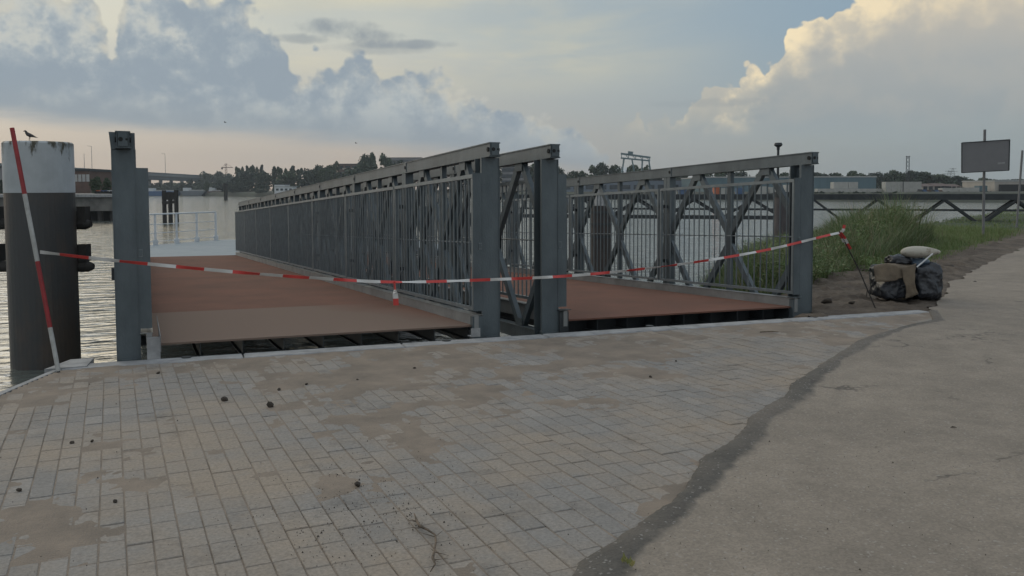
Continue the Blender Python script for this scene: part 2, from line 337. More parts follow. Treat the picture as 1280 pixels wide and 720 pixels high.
# coping
cp = MB(); k = 0; a = .0
while a < 9.55:
    L = min(1.5, 9.55-a); b0 = .0+U_(-.004,.004)
    pts4 = [Q(a+.004,.215),Q(a+L-.004,.215),Q(a+L-.006,b0),Q(a+.006,b0)]
    n = 4; z1 = .008+U_(-.002,.003)
    cp.add([(p.x,p.y,-.5) for p in pts4]+[(p.x,p.y,z1-.012) for p in pts4]+[(p.x+(.01 if i in (0,3) else -.01),p.y+(-.01 if i > 1 else .01),z1) for i,p in enumerate(pts4)],
           [(8,9,10,11)]+[(4*l+i,4*l+(i+1)%4,4*(l+1)+(i+1)%4,4*(l+1)+i) for l in (0,1) for i in range(4)])
    a += L
lf = [(-4.10,-.20),(-4.40,-.96),(-5.9,-5.4),(-9.5,-16)]
for (xa,ya),(xb,yb) in zip(lf, lf[1:]):
    cp.add([(xa,ya,-.5),(xa+.05,ya-.01,-.5),(xb+.05,yb-.01,-.5),(xb,yb,-.5),(xa,ya,.004),(xa+.05,ya-.01,.004),(xb+.05,yb-.01,.004),(xb,yb,.004)],[(4,5,6,7),(0,1,5,4),(2,3,7,6),(3,0,4,7),(1,2,6,5)])
tag(cp.build('coping', conc), 'pale concrete coping along the quay edge', None, None, 'structure')
# white corner block at left end of the coping
cb = MB(); cb.prism([(Q(-.12,.20).x,Q(-.12,.20).y),(Q(.20,.17).x,Q(.20,.17).y),(Q(.22,-.20).x,Q(.22,-.20).y),(Q(.03,-.20).x,Q(.03,-.20).y)], -.6, .016)
tag(cb.build('coping_corner', conc, loc=(0,0,0)), 'pale chamfered corner stone at the left end of the coping', None, None, 'structure')
# steel bearing ledge in front of the bridges
lg = MB()
for z0, z1, b0, b1 in ((-.50,-.045,-.006,-.10),(-.50,-.16,-.102,-.32)):
    P = [Q(.75,b0),Q(8.75,b0),Q(8.75,b1),Q(.75,b1)]; lg.prism([(p.x,p.y) for p in P], z0, z1)
tag(lg.build('bearing_ledge', steel_dk), 'dark steel ledge under the bridge ends', None, None, 'structure')
# drain plates on the coping are small dark ovals
for i, (px, py, lb) in enumerate(((233,446.5,'dark oval cover plate on the coping before the left bridge deck'),(558,425.5,'dark oval cover plate on the coping near the middle posts'),(812,407.5,'dark oval cover plate on the coping before the right bridge'))):
    p = gr(px,py,.011); b_ = MB(); b_.tube((p.x,p.y,.008),(p.x,p.y,.017),.045,.042,18)
    tag(b_.build('cover_plate', steel_dk, loc=(p.x,p.y,0)), lb, 'cover plate', 'cover plates on the coping')

# --- right-hand land: mud, verge, bank
SH = [(4.0,.3),(4.55,1.9),(5.6,3.9),(8.8,7.2),(14,11),(22,16.2),(33,22.5),(60,38),(170,100)]
def shore_d(x, y):      # >0 inland
    best = 1e9; sg = 1
    for (xa,ya),(xb,yb) in zip(SH, SH[1:]):
        dx, dy = xb-xa, yb-ya; t = max(0, min(1, ((x-xa)*dx+(y-ya)*dy)/(dx*dx+dy*dy)))
        qx, qy = xa+t*dx, ya+t*dy; d = math.hypot(x-qx, y-qy)
        if d < best: best = d; sg = -1 if dx*(y-ya)-dy*(x-xa) > 0 else 1
    return best*sg
def path_d(x, y):       # distance to the water-side edge of the path (positive on water side)
    best = 1e9; sg = 1
    for (xa,ya),(xb,yb) in zip(RE, RE[1:]):
        dx, dy = xb-xa, yb-ya; t = max(0, min(1, ((x-xa)*dx+(y-ya)*dy)/(dx*dx+dy*dy)))
        qx, qy = xa+t*dx, ya+t*dy; d = math.hypot(x-qx, y-qy)
        if d < best: best = d; sg = 1 if dx*(y-ya)-dy*(x-xa) > 0 else -1
    return best*sg
def ground_h(x, y):
    d = shore_d(x, y); pd = path_d(x, y)
    if pd < 0 and x < 165: h = -.03
    else:
        rough = min(1, max(0, pd/.4)); h = -.02 + rough*(.030+.075*fbm(x,y,1,1.6,4)+.05*abs(fbm(x,y,6,5,4))+.018*fbm(x,y,2,16,3))
    if d < .7: h -= ((.7-d)**1.5)*.7
    v = Vector((x,y,0))-QA
    if v.dot(E1) < 9.7 and v.dot(E1) > 8.15 and -.5 < v.dot(E2): h = min(max(h,-.045), -.012) if v.dot(E2) > -.15 else min(h, .0)
    return max(h, -3.2)
def axis(segs):
    out = []
    for a, b, st in segs:
        n = max(1, round((b-a)/st)); out += [a+(b-a)*i/n for i in range(n)]
    out.append(segs[-1][1]); return out
XS = axis([(2.2,3.8,.2),(3.8,12,.055),(12,20,.2),(20,40,1),(40,175,9)]); YS = axis([(-40,-8,4),(-8,-1.2,.6),(-1.2,4.5,.055),(4.5,9,.2),(9,26,.8),(26,110,6)])
tm = MB(); nx = len(XS); keep = {}
for j, y in enumerate(YS):
    for i, x in enumerate(XS):
        keep[i,j] = len(tm.v); tm.v.append((x, y, ground_h(x,y)))
def onquay(x, y):
    v = Vector((x,y,0))-QA; return v.dot(E1) < 9.50 and v.dot(E2) > .06
for j in range(len(YS)-1):
    for i in range(nx-1):
        xm, ym = (XS[i]+XS[i+1])/2, (YS[j]+YS[j+1])/2
        if onquay(xm, ym): continue
        if shore_d(xm,ym) < -2.6: continue
        if path_d(xm,ym) < -.6 and xm < 9 and ym > -8: continue
        tm.f.append((keep[i,j],keep[i+1,j],keep[i+1,j+1],keep[i,j+1])); tm.m.append(0)
def ground_material():
    m = bpy.data.materials.new('mud_and_turf'); m.use_nodes = True; nt = m.node_tree; b = nt.nodes['Principled BSDF']; b.inputs['Roughness'].default_value = .95
    g = nn(nt, 'ShaderNodeNewGeometry')
    def nz(s, d, r=.65):
        n = nn(nt, 'ShaderNodeTexNoise'); n.inputs['Scale'].default_value = s; n.inputs['Detail'].default_value = d; n.inputs['Roughness'].default_value = r
        nt.links.new(g.outputs['Position'], n.inputs[0]); return n
    a = nz(1.7, 10, .72); cr = nn(nt, 'ShaderNodeValToRGB'); el = cr.color_ramp.elements
    el[0].position = .33; el[0].color = (.045,.034,.026,1); el[1].position = .68; el[1].color = (.155,.125,.095,1); e3 = el.new(.5); e3.color = (.090,.070,.053,1)
    nt.links.new(a.outputs[0], cr.inputs[0])
    gx = nn(nt, 'ShaderNodeAttribute', attribute_name='turf'); n4 = nz(2.5, 6); ad = nn(nt, 'ShaderNodeMath', operation='ADD'); nt.links.new(gx.outputs['Fac'], ad.inputs[0]); nt.links.new(n4.outputs[0], ad.inputs[1])
    mr = nn(nt, 'ShaderNodeMapRange'); mr.inputs[1].default_value = .95; mr.inputs[2].default_value = 1.15; nt.links.new(ad.outputs[0], mr.inputs[0])
    x = nn(nt, 'ShaderNodeMix', data_type='RGBA'); x.inputs[7].default_value = (.040,.058,.024,1); nt.links.new(mr.outputs[0], x.inputs[0]); nt.links.new(cr.outputs[0], x.inputs[6])
    nt.links.new(x.outputs[2], b.inputs['Base Color'])
    bn = nz(14, 8, .7); bp = nn(nt, 'ShaderNodeBump'); bp.inputs['Strength'].default_value = .9; bp.inputs['Distance'].default_value = .04
    nt.links.new(bn.outputs[0], bp.inputs['Height']); nt.links.new(bp.outputs[0], b.inputs['Normal'])
    return m
def turf_w(x, y):
    pd = path_d(x,y); return max(0, min(1, (pd-.8)/.8)) if x > 9.5 else max(0, min(1, (pd-1.9)/.5))
o = tm.build('ground', ground_material(), smooth=True, raw=True)
at_ = o.data.attributes.new('turf', 'FLOAT', 'POINT')
at_.data.foreach_set('value', [turf_w(v.co.x, v.co.y) if path_d(v.co.x, v.co.y) > 0 else 1.0 for v in o.data.vertices])
tag(o, 'churned brown mud and grassy bank beside the path', None, None, 'structure')
# land inland of the path and behind the camera
ib = MB(); ib.prism([(6.45,-16),(6.45,-90),(300,-90),(300,80),(163,82),(42,13.4),(20,.8),(12,-4.1),(8,-9.1)][::1], -3, -.02)
o = ib.build('inland_ground', mat('inland_turf', (.045,.06,.028), .95, 0, (.09,.075,.05), 1.5, .5, .5, 12))
tag(o, 'grassy land on the inland side of the path', None, None, 'structure')
ib = MB(); ib.prism([(-40,-90),(6.44,-90),(6.44,-16.01),(-9.5,-16.01),(-40,-30)], -3, -.02)
tag(ib.build('rear_ground', MATS['inland_turf']), 'grassy land behind the quay', None, None, 'structure')

# --- far bank
BK = [(-1400,92),(-300,92),(60,91),(139,90),(141,470),(250,460),(330,400),(450,350),(700,290),(850,250),(1050,207),(1280,180),(1700,165),(2600,160)]
def bank_pt(px, dep, z=WZ):
    p = CAM + (FW + RT*((px-640)/F))*dep; return (p.x, p.y, z)
fb = MB(); prof = [(0,-2.2),(1.2,-1.5),(4.5,.2),(7,.45),(1100,.5)]
bkx = [b for b in BK if b[0] > 140]
seg = []
for (pa,da),(pb_,db) in zip(bkx, bkx[1:]):
    n = 12
    for i in range(n): t = i/n; seg.append((pa+(pb_-pa)*t, 1/((1-t)/da+t/db)))
seg.append(bkx[-1])
for k, (px, d) in enumerate(seg):
    for off, z in prof: fb.v.append(bank_pt(px, d+off+(.8*math.sin(k*1.7) if off < 10 else 0), z))
for i in range(len(seg)-1):
    for k in range(4): fb.f.append((i*5+k,(i+1)*5+k,(i+1)*5+k+1,i*5+k+1)); fb.m.append(0)
tag(fb.build('far_bank', mat('far_bank_turf', (.055,.065,.045), .95, 0, (.03,.034,.028), .08, .5), smooth=True), 'low grassy river bank on the far shore', None, None, 'structure')
#@@PART2
# ================================================================== FOOTBRIDGES
SL, CR, PAN, NB = .03828, .0101, 3.05, 8
def TB(x, y, z): return (x, y, z - .07 - SL*y - CR*x)
ZT, ZC = 1.93, 2.078
def footbridge(xl, xr, label, bright_end):
    root = thing('footbridge', TB((xl+xr)/2, 0, 0), label, 'bridge', 'the two steel bridges side by side')
    L = PAN*NB
    for side, xt in ((1, xl), (-1, xr)):        # side: direction to the deck
        # chords
        ch = MB(TB); 
        ch.box(xt-.062, xt+.062, -.13, L+.1, ZC-.012, ZC); ch.box(xt-.062, xt+.062, -.13, L+.1, ZT, ZT+.012)
        ch.box(xt-.052, xt-.044, -.128, L+.1, ZT+.012, ZC-.012); ch.box(xt+.044, xt+.052, -.128, L+.1, ZT+.012, ZC-.012)
        co = ch.build('top_chord', steel, root)
        for k in range(NB+1):
            y = k*PAN; lug = MB(TB)
            lug.box(xt-.060, xt+.060, y-.125, y-.045, ZT+.013, ZC-.013) if k else lug.box(xt-.040, xt+.040, -.140, -.04, ZT+.014, ZC-.014)
            for s_ in (-1, 1): lug.tube((xt+s_*.05, y-.085, ZT+.075), (xt+s_*.0655, y-.085, ZT+.075), .024, n=12, mi=1)
            if k == 0: lug.tube((xt-.018, -.1, ZT+.075), (xt-.018, -.1425, ZT+.075), .02, n=10, mi=1); lug.tube((xt+.03, -.1, ZT+.075), (xt+.03, -.1425, ZT+.075), .010, n=10, mi=1)
            lug.build('pin_lug', [steel, hole_m], co)
        b = MB(TB); b.box(xt-.062, xt+.062, -.02, L, -.10, -.088); b.box(xt-.062, xt+.062, -.02, L, .03, .042)
        b.box(xt-.052, xt-.044, -.019, L, -.088, .03); b.box(xt+.044, xt+.052, -.019, L, -.088, .03); b.build('bottom_chord', steel, root)
        # end column: wide flange section with a face plate
        e = MB(TB); e.box(xt-.098, xt+.098, 0, .012, -.12, ZT-.003); e.box(xt-.098, xt+.098, .19, .204, -.12, ZT-.003); e.box(xt-.006, xt+.006, .012, .19, -.12, ZT-.003)
        e.box(xt-.101, xt-.093, -.006, .03, -.12, ZT-.003); e.box(xt+.093, xt+.101, -.006, .03, -.12, ZT-.003)
        if side == -1: e.box(xt-.09, xt+.128, .21, .222, .05, ZT-.05)
        ep = e.build('end_post', steel, root)
        if side == 1 and xl < -1:       # small brackets on the outer edge of the far left column
            e = MB(TB); e.box(xt-.125, xt-.099, .02, .08, .76, .87); e.build('edge_bracket', steel_dk, ep); e = MB(TB)
            e.add([(xt-.100,.0,ZT-.01),(xt+.097,.0,ZT-.002),(xt+.097,.0,ZT+.145),(xt-.115,.0,ZT+.15),(xt-.100,.012,ZT-.01),(xt+.097,.012,ZT-.002),(xt+.097,.012,ZT+.145),(xt-.115,.012,ZT+.15)],[(0,1,2,3),(7,6,5,4),(0,4,5,1),(1,5,6,2),(2,6,7,3),(3,7,4,0)])
            e.build('cap_plate', steel, ep)
        # filler plate between column and railing
        i0, i1 = sorted((xt+side*.100, xt+side*.199)); pl = MB(TB); pl.box(i0, i1, -.004, .006, .315, 1.765)
        xa = xt+side*.120; pl.box(xa-.018, xa+.018, -.010, -.0045, .965, 1.035, 1); pl.box(xa-.013, xa+.013, -.014, -.0105, .975, 1.025, 0)
        pl.build('filler_plate', [steel, steel_lt], root)
        # truss bays
        for k in range(NB):
            y0 = k*PAN; t = MB(TB); w = .055
            for yy in ((y0+.045, y0+PAN-.045) if k else (y0+PAN-.045,)): t.box(xt-w, xt+w, yy-.04, yy+.04, .042, ZT)
            ym = y0+PAN/2; t.box(xt-.03, xt+.03, ym-.036, ym+.036, .042, ZT)
            q1, q3 = y0+PAN/4, y0+3*PAN/4; zm = .985
            ya, yb = y0+.06, y0+PAN-.06
            for (A, B) in (((ya,zm+.07),(q1-.04,ZT)),((q1+.04,ZT),(ym-.03,zm+.09)),((ym+.03,zm+.09),(q3-.04,ZT)),((q3+.04,ZT),(yb,zm+.07)),
                           ((ya,zm-.07),(q1-.04,.042)),((q1+.04,.042),(ym-.03,zm-.09)),((ym+.03,zm-.09),(q3-.04,.042)),((q3+.04,.042),(yb,zm-.07))):
                t.bar((xt, A[0], A[1]), (xt, B[0], B[1]), .088, .056, (1,0,0))
            g_ = t
            g_.box(xt-.034, xt-.031, ym-.075, ym+.075, zm-.15, zm+.15); g_.box(xt+.031, xt+.034, ym-.075, ym+.075, zm-.15, zm+.15)
            for q in (q1, q3):
                g_.box(xt-.040, xt-.037, q-.10, q+.10, ZT-.09, ZT-.001); g_.box(xt-.040, xt-.037, q-.10, q+.10, .043, .13)
                g_.box(xt+.037, xt+.040, q-.10, q+.10, ZT-.09, ZT-.001); g_.box(xt+.037, xt+.040, q-.10, q+.10, .043, .13)
            t.build('truss_bay', steel, root)
        # railing panels on the inner side
        xi = xt+side*.178
        for k in range(NB):
            y0 = k*PAN+.012; y1 = (k+1)*PAN-.030; t = MB(TB)
            t.box(xi-.021, xi+.021, y0, y1, 1.713, 1.753); t.box(xi-.018, xi+.018, y0, y1, .322, .356)
            t.box(xi-.0185, xi+.0185, y0, y0+.036, .357, 1.712); t.box(xi-.0185, xi+.0185, y1-.036, y1, .357, 1.712)
            fr = t.build('railing_panel', steel_lt, root)
            t = MB(TB); n = 24
            for j in range(1, n):
                yy = y0+.02+(y1-y0-.04)*j/n; t.tube((xi, yy, .356), (xi, yy, 1.713), .0092, n=6, cap=False)
            t.build('infill_bars', steel_lt, fr)
            t = MB(TB); t.tube((xi-.013*side, y0+.03, 1.035), (xi-.013*side, y1-.03, 1.035), .008, n=6)
            t.build('middle_rail', steel_lt, fr)
        if True:
            for k in range(1, NB+1):
                y = k*PAN-.005
                for z in (1.45, .60): t = MB(TB); t.box(min(xt+side*.05,xi), max(xt+side*.05,xi), y-.02, y+.01, z, z+.05); t.build('railing_bracket', steel_dk, root)
        # kerb
        k0, k1 = sorted((xt+side*.150, xt+side*.198)); kb = MB(TB); kb.box(k0, k1, -.03, L, .10, .270)
        xx = xt+side*.205; kb.box(min(xt+side*.095,xx), max(xt+side*.095,xx), -.02, L, .271, .277)
        kb.build('kerb', steel_kerb, root)
        if bright_end and side == 1:
            t = MB(TB); x0, x1 = xt+side*.150, xt+side*.262; t.box(x0, x1, -.075, -.031, -.03, .225); t.box(x0, x1, -.075, .02, .226, .234)
            t.add([(x1+.002,-.075,.10),(x1+.006,-.075,.10),(x1+.006,.20,.10),(x1+.002,.20,.10),(x1+.002,-.075,.25),(x1+.006,-.075,.25),(x1-.02,.06,.42),(x1-.024,.06,.42)],[(0,1,5,4),(1,2,6,5),(2,3,7,6),(3,0,4,7),(4,5,6,7),(3,2,1,0)])
            t.build('kerb_end_bracket', conc, root)
        else:
            t = MB(TB); x0, x1 = sorted((xt+side*.105, xt+side*.215)); t.box(x0, x1, -.022, .05, -.10, .262)
            if not (side == -1 and xl < -1): t.box(x0-.02, x1+.02, -.045, .06, .278, .286)
            t.build('kerb_end_bracket', steel_dk if side == 1 else steel, root)
    if bright_end:
        t = MB(TB); xx = xr-.235; t.box(xx-.05, xx+.05, -.165, -.155, .075, .155); t.box(xx-.05, xx+.05, -.165, -.05, .066, .0745); t.build('bearing_plate', conc, root)
    # deck plates
    a, b = xl+.200, xr-.200
    for k in range(NB):
        t = MB(TB); t.box(a, b, k*PAN+(.02 if k == 0 else .002), (k+1)*PAN-.001, .150, .168)
        t.build('deck_plate', (deck_grey if False else deck_mat) if (k == 0 and bright_end) else deck_red, root)
    # stringers and cross beams
    t = MB(TB); n = 8
    for j in range(n+1):
        x = a+.03+(b-a-.06)*j/n; t.box(x-.004, x+.004, .05, L, .02, .149); t.box(x-.03, x+.03, .05, L, .010, .0198)
    t.build('deck_stringers', steel_dk, root)
    if not bright_end: t = MB(TB); t.box(a+.001, b-.001, .30, .31, -.6, .149); t.build('gap_blackout_plate', steel_dk, root)  # added dark sheet: hides bright water so the gap below the deck looks shaded
    for k in range(NB+1):
        t = MB(TB); y = min(max(k*PAN, .10), L-.1)
        t.box(xl, xr, y-.06, y+.06, -.22, -.208); t.box(xl, xr, y-.06, y+.06, -.112, -.101); t.box(xl, xr, y-.004, y+.004, -.208, -.112)
        if k == 0:
            t.box(xl+.1, xr-.1, -.03, .044, -.13, -.10)

        t.build('cross_beam', steel_dk, root)
    return root
# first deck plate of the left bridge: dusty, worn to grey except along the right kerb
def deck_first():
    m = deck_red.copy(); m.name = 'deck_worn_plate'; nt = m.node_tree; b = nt.nodes['Principled BSDF']
    src = b.inputs['Base Color'].links[0].from_socket
    g = nn(nt, 'ShaderNodeNewGeometry'); sp = nn(nt, 'ShaderNodeSeparateXYZ'); nt.links.new(g.outputs['Position'], sp.inputs[0])
    n = nn(nt, 'ShaderNodeTexNoise'); n.inputs['Scale'].default_value = 1.1; n.inputs['Detail'].default_value = 7; nt.links.new(g.outputs['Position'], n.inputs[0])
    ma = nn(nt, 'ShaderNodeMath', operation='MULTIPLY_ADD'); nt.links.new(n.outputs[0], ma.inputs[0]); ma.inputs[1].default_value = .9; nt.links.new(sp.outputs[0], ma.inputs[2])
    m3 = nn(nt, 'ShaderNodeMath', operation='MULTIPLY_ADD'); nt.links.new(sp.outputs[1], m3.inputs[0]); m3.inputs[1].default_value = .33; nt.links.new(ma.outputs[0], m3.inputs[2])
    mr = nn(nt, 'ShaderNodeMapRange'); mr.inputs[1].default_value = .05; mr.inputs[2].default_value = .85; mr.inputs[3].default_value = 1; mr.inputs[4].default_value = .0; nt.links.new(m3.outputs[0], mr.inputs[0])
    x = nn(nt, 'ShaderNodeMix', data_type='RGBA'); x.inputs[7].default_value = (.180,.132,.108,1); nt.links.new(mr.outputs[0], x.inputs[0]); nt.links.new(src, x.inputs[6]); nt.links.new(x.outputs[2], b.inputs['Base Color'])
    return m
deck_mat = deck_first()
footbridge(-3.515, 0.0, 'left steel truss bridge with red deck sloping down to the pontoon, greyish first deck plate', True)
footbridge(.695, 4.242, 'right steel truss bridge with all red deck, beside the muddy bank', False)

# ================================================================== PONTOON
pt = thing('pontoon', (0, 31, WZ), 'pale blue floating landing stage at the far end of the left bridge', 'pontoon')
pd_ = MB(); PP = [(-3.75,26.0),(9,26.0),(9,36.95),(.15,36.95),(-3.95,33.05)]
pd_.prism(PP, -1.02, -.95); pd_.build('deck', pont_m, pt)
pd_ = MB(); pd_.prism([(-3.6,26.2),(8.8,26.2),(8.8,36.7),(.2,36.7),(-3.8,32.9)], -2.2, -1.021); pd_.build('hull', steel_dk, pt)
rl = MB(); pz = MB(); A = Vector((-3.66,33.25,0)); B_ = Vector((.1,36.88,0)); n = 4; feet = MB()
for i in range(n+1):
    p = A.lerp(B_, i/n)
    b_ = MB(); b_.box(p.x-.05,p.x+.05,p.y-.03,p.y+.03,-.945,.42); q = b_.build('railing_post', white_p, pt)
    b_ = MB(); b_.box(p.x-.11,p.x+.11,p.y-.10,p.y+.10,-.949,-.72); b_.build('post_foot', white_p, q)
for z, r_ in ((.44,.036),(-.02,.016),(-.42,.016),(-.80,.016)):
    b_ = MB(); b_.tube((A.x,A.y,z),(B_.x,B_.y,z), r_, n=8); b_.build('rail', white_p, pt)

# ================================================================== PILES
def mooring_pile(loc, r, ztop, zband, label, lean=(0,0)):
    root = thing('mooring_pile', (loc[0], loc[1], WZ), label, 'pile'); n = 40
    def T(x, y, z): return (loc[0]+x+lean[0]*(z-ztop), loc[1]+y+lean[1]*(z-ztop), z)
    m = MB(T); m.tube((0,0,-3.5),(0,0,zband), r, n=n); m.build('tube', pile_dk, root, smooth=False)
    m = MB(T); m.tube((0,0,zband+.001),(0,0,ztop-.03), r+.004, n=n); m.tube((0,0,ztop-.03),(0,0,ztop), r+.004, r-.02, n=n); m.build('white_band', pile_wh, root)
    return root, T
pile_dk = mat('pile_dark_coating', (.030,.030,.030), .55, 0, (.060,.042,.034), 1.1, .5, .15, 20, lo=.48, hi=.75, stretch=(1,1,.5), coords='Generated')
pile_dk = mat('pile_dark_coating', (.048,.049,.050), .55, 0, (.10,.072,.055), 1.3, .5, .3, 20, detail=9, lo=.45, hi=.72, stretch=(1,1,.4))
def pile_white():
    m = mat('pile_white_coating', (.44,.47,.49), .6, 0, (.34,.365,.38), 1.4, .5, .05, 20); nt = m.node_tree; b = nt.nodes['Principled BSDF']
    src = b.inputs['Base Color'].links[0].from_socket
    g = nn(nt, 'ShaderNodeNewGeometry'); mp = nn(nt, 'ShaderNodeMapping'); mp.inputs['Scale'].default_value = (7,7,1.6); nt.links.new(g.outputs['Position'], mp.inputs[0])
    n = nn(nt, 'ShaderNodeTexNoise'); n.inputs['Scale'].default_value = 1; n.inputs['Detail'].default_value = 7; n.inputs['Roughness'].default_value = .7; nt.links.new(mp.outputs[0], n.inputs[0])
    sp = nn(nt, 'ShaderNodeSeparateXYZ'); nt.links.new(g.outputs['Position'], sp.inputs[0])
    mr = nn(nt, 'ShaderNodeMapRange'); mr.inputs[1].default_value = 1.75; mr.inputs[2].default_value = 2.40; mr.inputs[3].default_value = -.32; mr.inputs[4].default_value = .06; nt.links.new(sp.outputs[2], mr.inputs[0])
    ad = nn(nt, 'ShaderNodeMath', operation='ADD'); nt.links.new(n.outputs[0], ad.inputs[0]); nt.links.new(mr.outputs[0], ad.inputs[1])
    m2 = nn(nt, 'ShaderNodeMapRange'); m2.inputs[1].default_value = .50; m2.inputs[2].default_value = .60; nt.links.new(ad.outputs[0], m2.inputs[0])
    x = nn(nt, 'ShaderNodeMix', data_type='RGBA'); x.inputs[7].default_value = (.065,.06,.04,1); nt.links.new(m2.outputs[0], x.inputs[0]); nt.links.new(src, x.inputs[6]); nt.links.new(x.outputs[2], b.inputs['Base Color'])
    return m
pile_wh = pile_white()
pc = at(47.5, 178, 16)
mp_, T = mooring_pile((pc.x, pc.y), .585, pc.z, 1.49, 'thick round mooring pile with white top and dark shaft at left', (-.004,0))
rr = RT.copy(); rr.z = 0; rr.normalize()
for (ya, yb, yc, yd, xa, xb, xc, xd) in ((273,287,258,273,-16,114,97.5,111),(326,340,305,321,-18,117,98.5,112)):
    d = 16.4; a = at(xa,(ya+yb)/2,d); b = at(xb,(ya+yb)/2,d); h = (yb-ya)*d/F/2
    cb_ = MB(); sh = FW.copy(); sh.z = 0; sh.normalize(); sh *= 0.0
    cb_.path([a+sh, a+sh+rr*.05, b+sh-rr*.1, b+sh], [h*.6, h, h, h*.55], n=12)
    br = cb_.build('cross_bar', wood_dk, mp_)
    for (u, v) in ((xc,xd),(-12,4)):
        st = MB(); a1 = at(u,yc,d)+sh; a2 = at(v,yd,d)+sh; c = (a1+a2)/2; w = (v-u)*d/F
        st.bar((c.x,c.y,min(a1.z,a2.z)-.08),(c.x,c.y,max(a1.z,a2.z)), w, w*.8, (rr.x,rr.y,0))
        st.build('stub_post', wood_dk, br)

# jackdaw standing on the pile
def bird(name, loc, s, heading, label):
    m = MB(); h = Vector((math.cos(heading), math.sin(heading), 0)); L = lambda a, z: Vector(loc)+h*a*s+Vector((0,0,z*s))
    pts = [L(-.21,.125),L(-.15,.135),L(-.09,.16),L(-.02,.185),L(.05,.215),L(.085,.25),L(.10,.285),L(.12,.305),L(.143,.305),L(.155,.300),L(.185,.292)]
    rs = [(.012,.005),(.020,.010),(.034,.026),(.050,.050),(.050,.052),(.036,.038),(.027,.030),(.027,.027),(.016,.016),(.008,.009),(.002,.002)]
    m.path(pts, [(a*s,b*s) for a,b in rs], n=10)
    side = Vector((-h.y,h.x,0))
    for k in (-1,1):
        a = L(.0,.15)+side*k*.02*s; b = L(.015,.07)+side*k*.02*s; c = L(-.0,.004)+side*k*.02*s
        m.path([a,b,c],[.010*s,.005*s,.004*s],n=6)
        for an in (-.4,0,.4,PI): m.path([c,c+(h*math.cos(an)+side*math.sin(an))*.035*s],[.004*s,.002*s],n=5)
        m.path([L(.04,.215)+side*k*.042*s, L(-.03,.19)+side*k*.052*s, L(-.12,.15)+side*k*.028*s, L(-.19,.128)+side*k*.008*s],[(.012*s,.020*s),(.010*s,.030*s),(.006*s,.018*s),(.002*s,.004*s)],n=8)
    o = m.build(name, mat('black_feathers',(.018,.017,.018),.55,0,(.035,.033,.035),30,.5), smooth=True, loc=loc); return tag(o, label, 'bird')
bp = at(37.5,177,16); hb = math.atan2(-rr.y,-rr.x)
bird('jackdaw', (bp.x,bp.y,pc.z+.002), .68, hb, 'small black bird standing on the white topped pile')
def flying(px, py, d, lb):
    p = at(px,py,d); m = MB(); m.path([p-rr*.18,p,p+rr*.2],[.01,.05,.02],n=6)
    for k in (-1,1): q = p+FW*.3*k; m.add([p+rr*.08,p-rr*.08,q-rr*.1+Vector((0,0,.12)),q+rr*.02+Vector((0,0,.13)),p+rr*.08+Vector((0,0,-.01)),p-rr*.08+Vector((0,0,-.01)),q-rr*.1+Vector((0,0,.11)),q+rr*.02+Vector((0,0,.12))],[(0,1,2,3),(4,7,6,5),(0,3,7,4),(1,5,6,2),(2,6,7,3),(0,4,5,1)])
    tag(m.build('flying_bird', MATS['black_feathers'], loc=p), lb, 'bird', 'birds far off in the sky')
flying(281.5,153,130,'tiny dark bird flying in the sky left of the bridges'); flying(445,179,140,'tiny dark bird flying low above the middle trees')

# brown pile seen through the right bridge, with a pale cone on its crown
pl = thing('guide_pile', gr(751,353,WZ), 'brown round guide pile with pale conical cap behind the right bridge railing', 'pile'); c = gr(751,353,WZ)
rust = mat('rusty_tube', (.050,.038,.034), .7, .1, (.028,.026,.028), 1.5, .5, .2, 15)
d = (c-CAM).dot(FW); zt = at(751,257,d).z; rpx = 12.5*d/F
m = MB(); m.tube((c.x,c.y,-3),(c.x,c.y,zt), rpx, n=24); tb = m.build('tube', rust, pl)
m = MB()
for z in (.22,.62,1.05): m.tube((c.x,c.y,zt-z-.04),(c.x,c.y,zt-z+.04), rpx+.03, n=24)
m.build('collar', steel_dk, tb)
m = MB(); m.tube((c.x,c.y,zt+.002),(c.x,c.y,at(751,229,d).z), rpx*.75, .06, n=20); m.build('cone_cap', conc, pl)
# jetty lamp pile
c = at(980,300,34); c = Vector((c.x,c.y,WZ)); d = 34
pl = thing('lamp_pile', c, 'grey purple pile carrying a street lamp, behind the right bridge end post', 'pile')
m = MB(); m.tube((c.x,c.y,-3),(c.x,c.y,at(980,246,d).z), 12.5*d/F, n=24); m.build('tube', mat('pile_grey', (.085,.075,.078), .7, .1, (.05,.045,.05), 1.5, .5), pl)
m = MB(); m.tube((c.x,c.y,at(980,246,d).z+.002),(c.x,c.y,at(980,240,d).z), 14*d/F, n=24); m.build('collar', steel_dk, pl)
c2 = at(972,245,d+.2); m = MB(); m.tube((c2.x,c2.y,c2.z),(c2.x,c2.y,at(972,183,d).z), .055, .045, n=8); m.path([Vector((c2.x,c2.y,at(972,187,d).z)),Vector((c2.x,c2.y,at(972,183,d).z))],[.06,.06],n=8)
lp = thing('street_lamp', c2, 'dark lamp post with flat round head rising above the right bridge', 'street lamp'); m.build('lamp_post', steel_dk, lp)
m = MB(); zz = at(972,183.5,d).z; m.tube((c2.x,c2.y,zz),(c2.x,c2.y,zz+.07),.09,.16,n=16); m.tube((c2.x,c2.y,zz+.071),(c2.x,c2.y,zz+.16),.17,.13,n=16); m.build('lamp_head', steel_dk, lp)

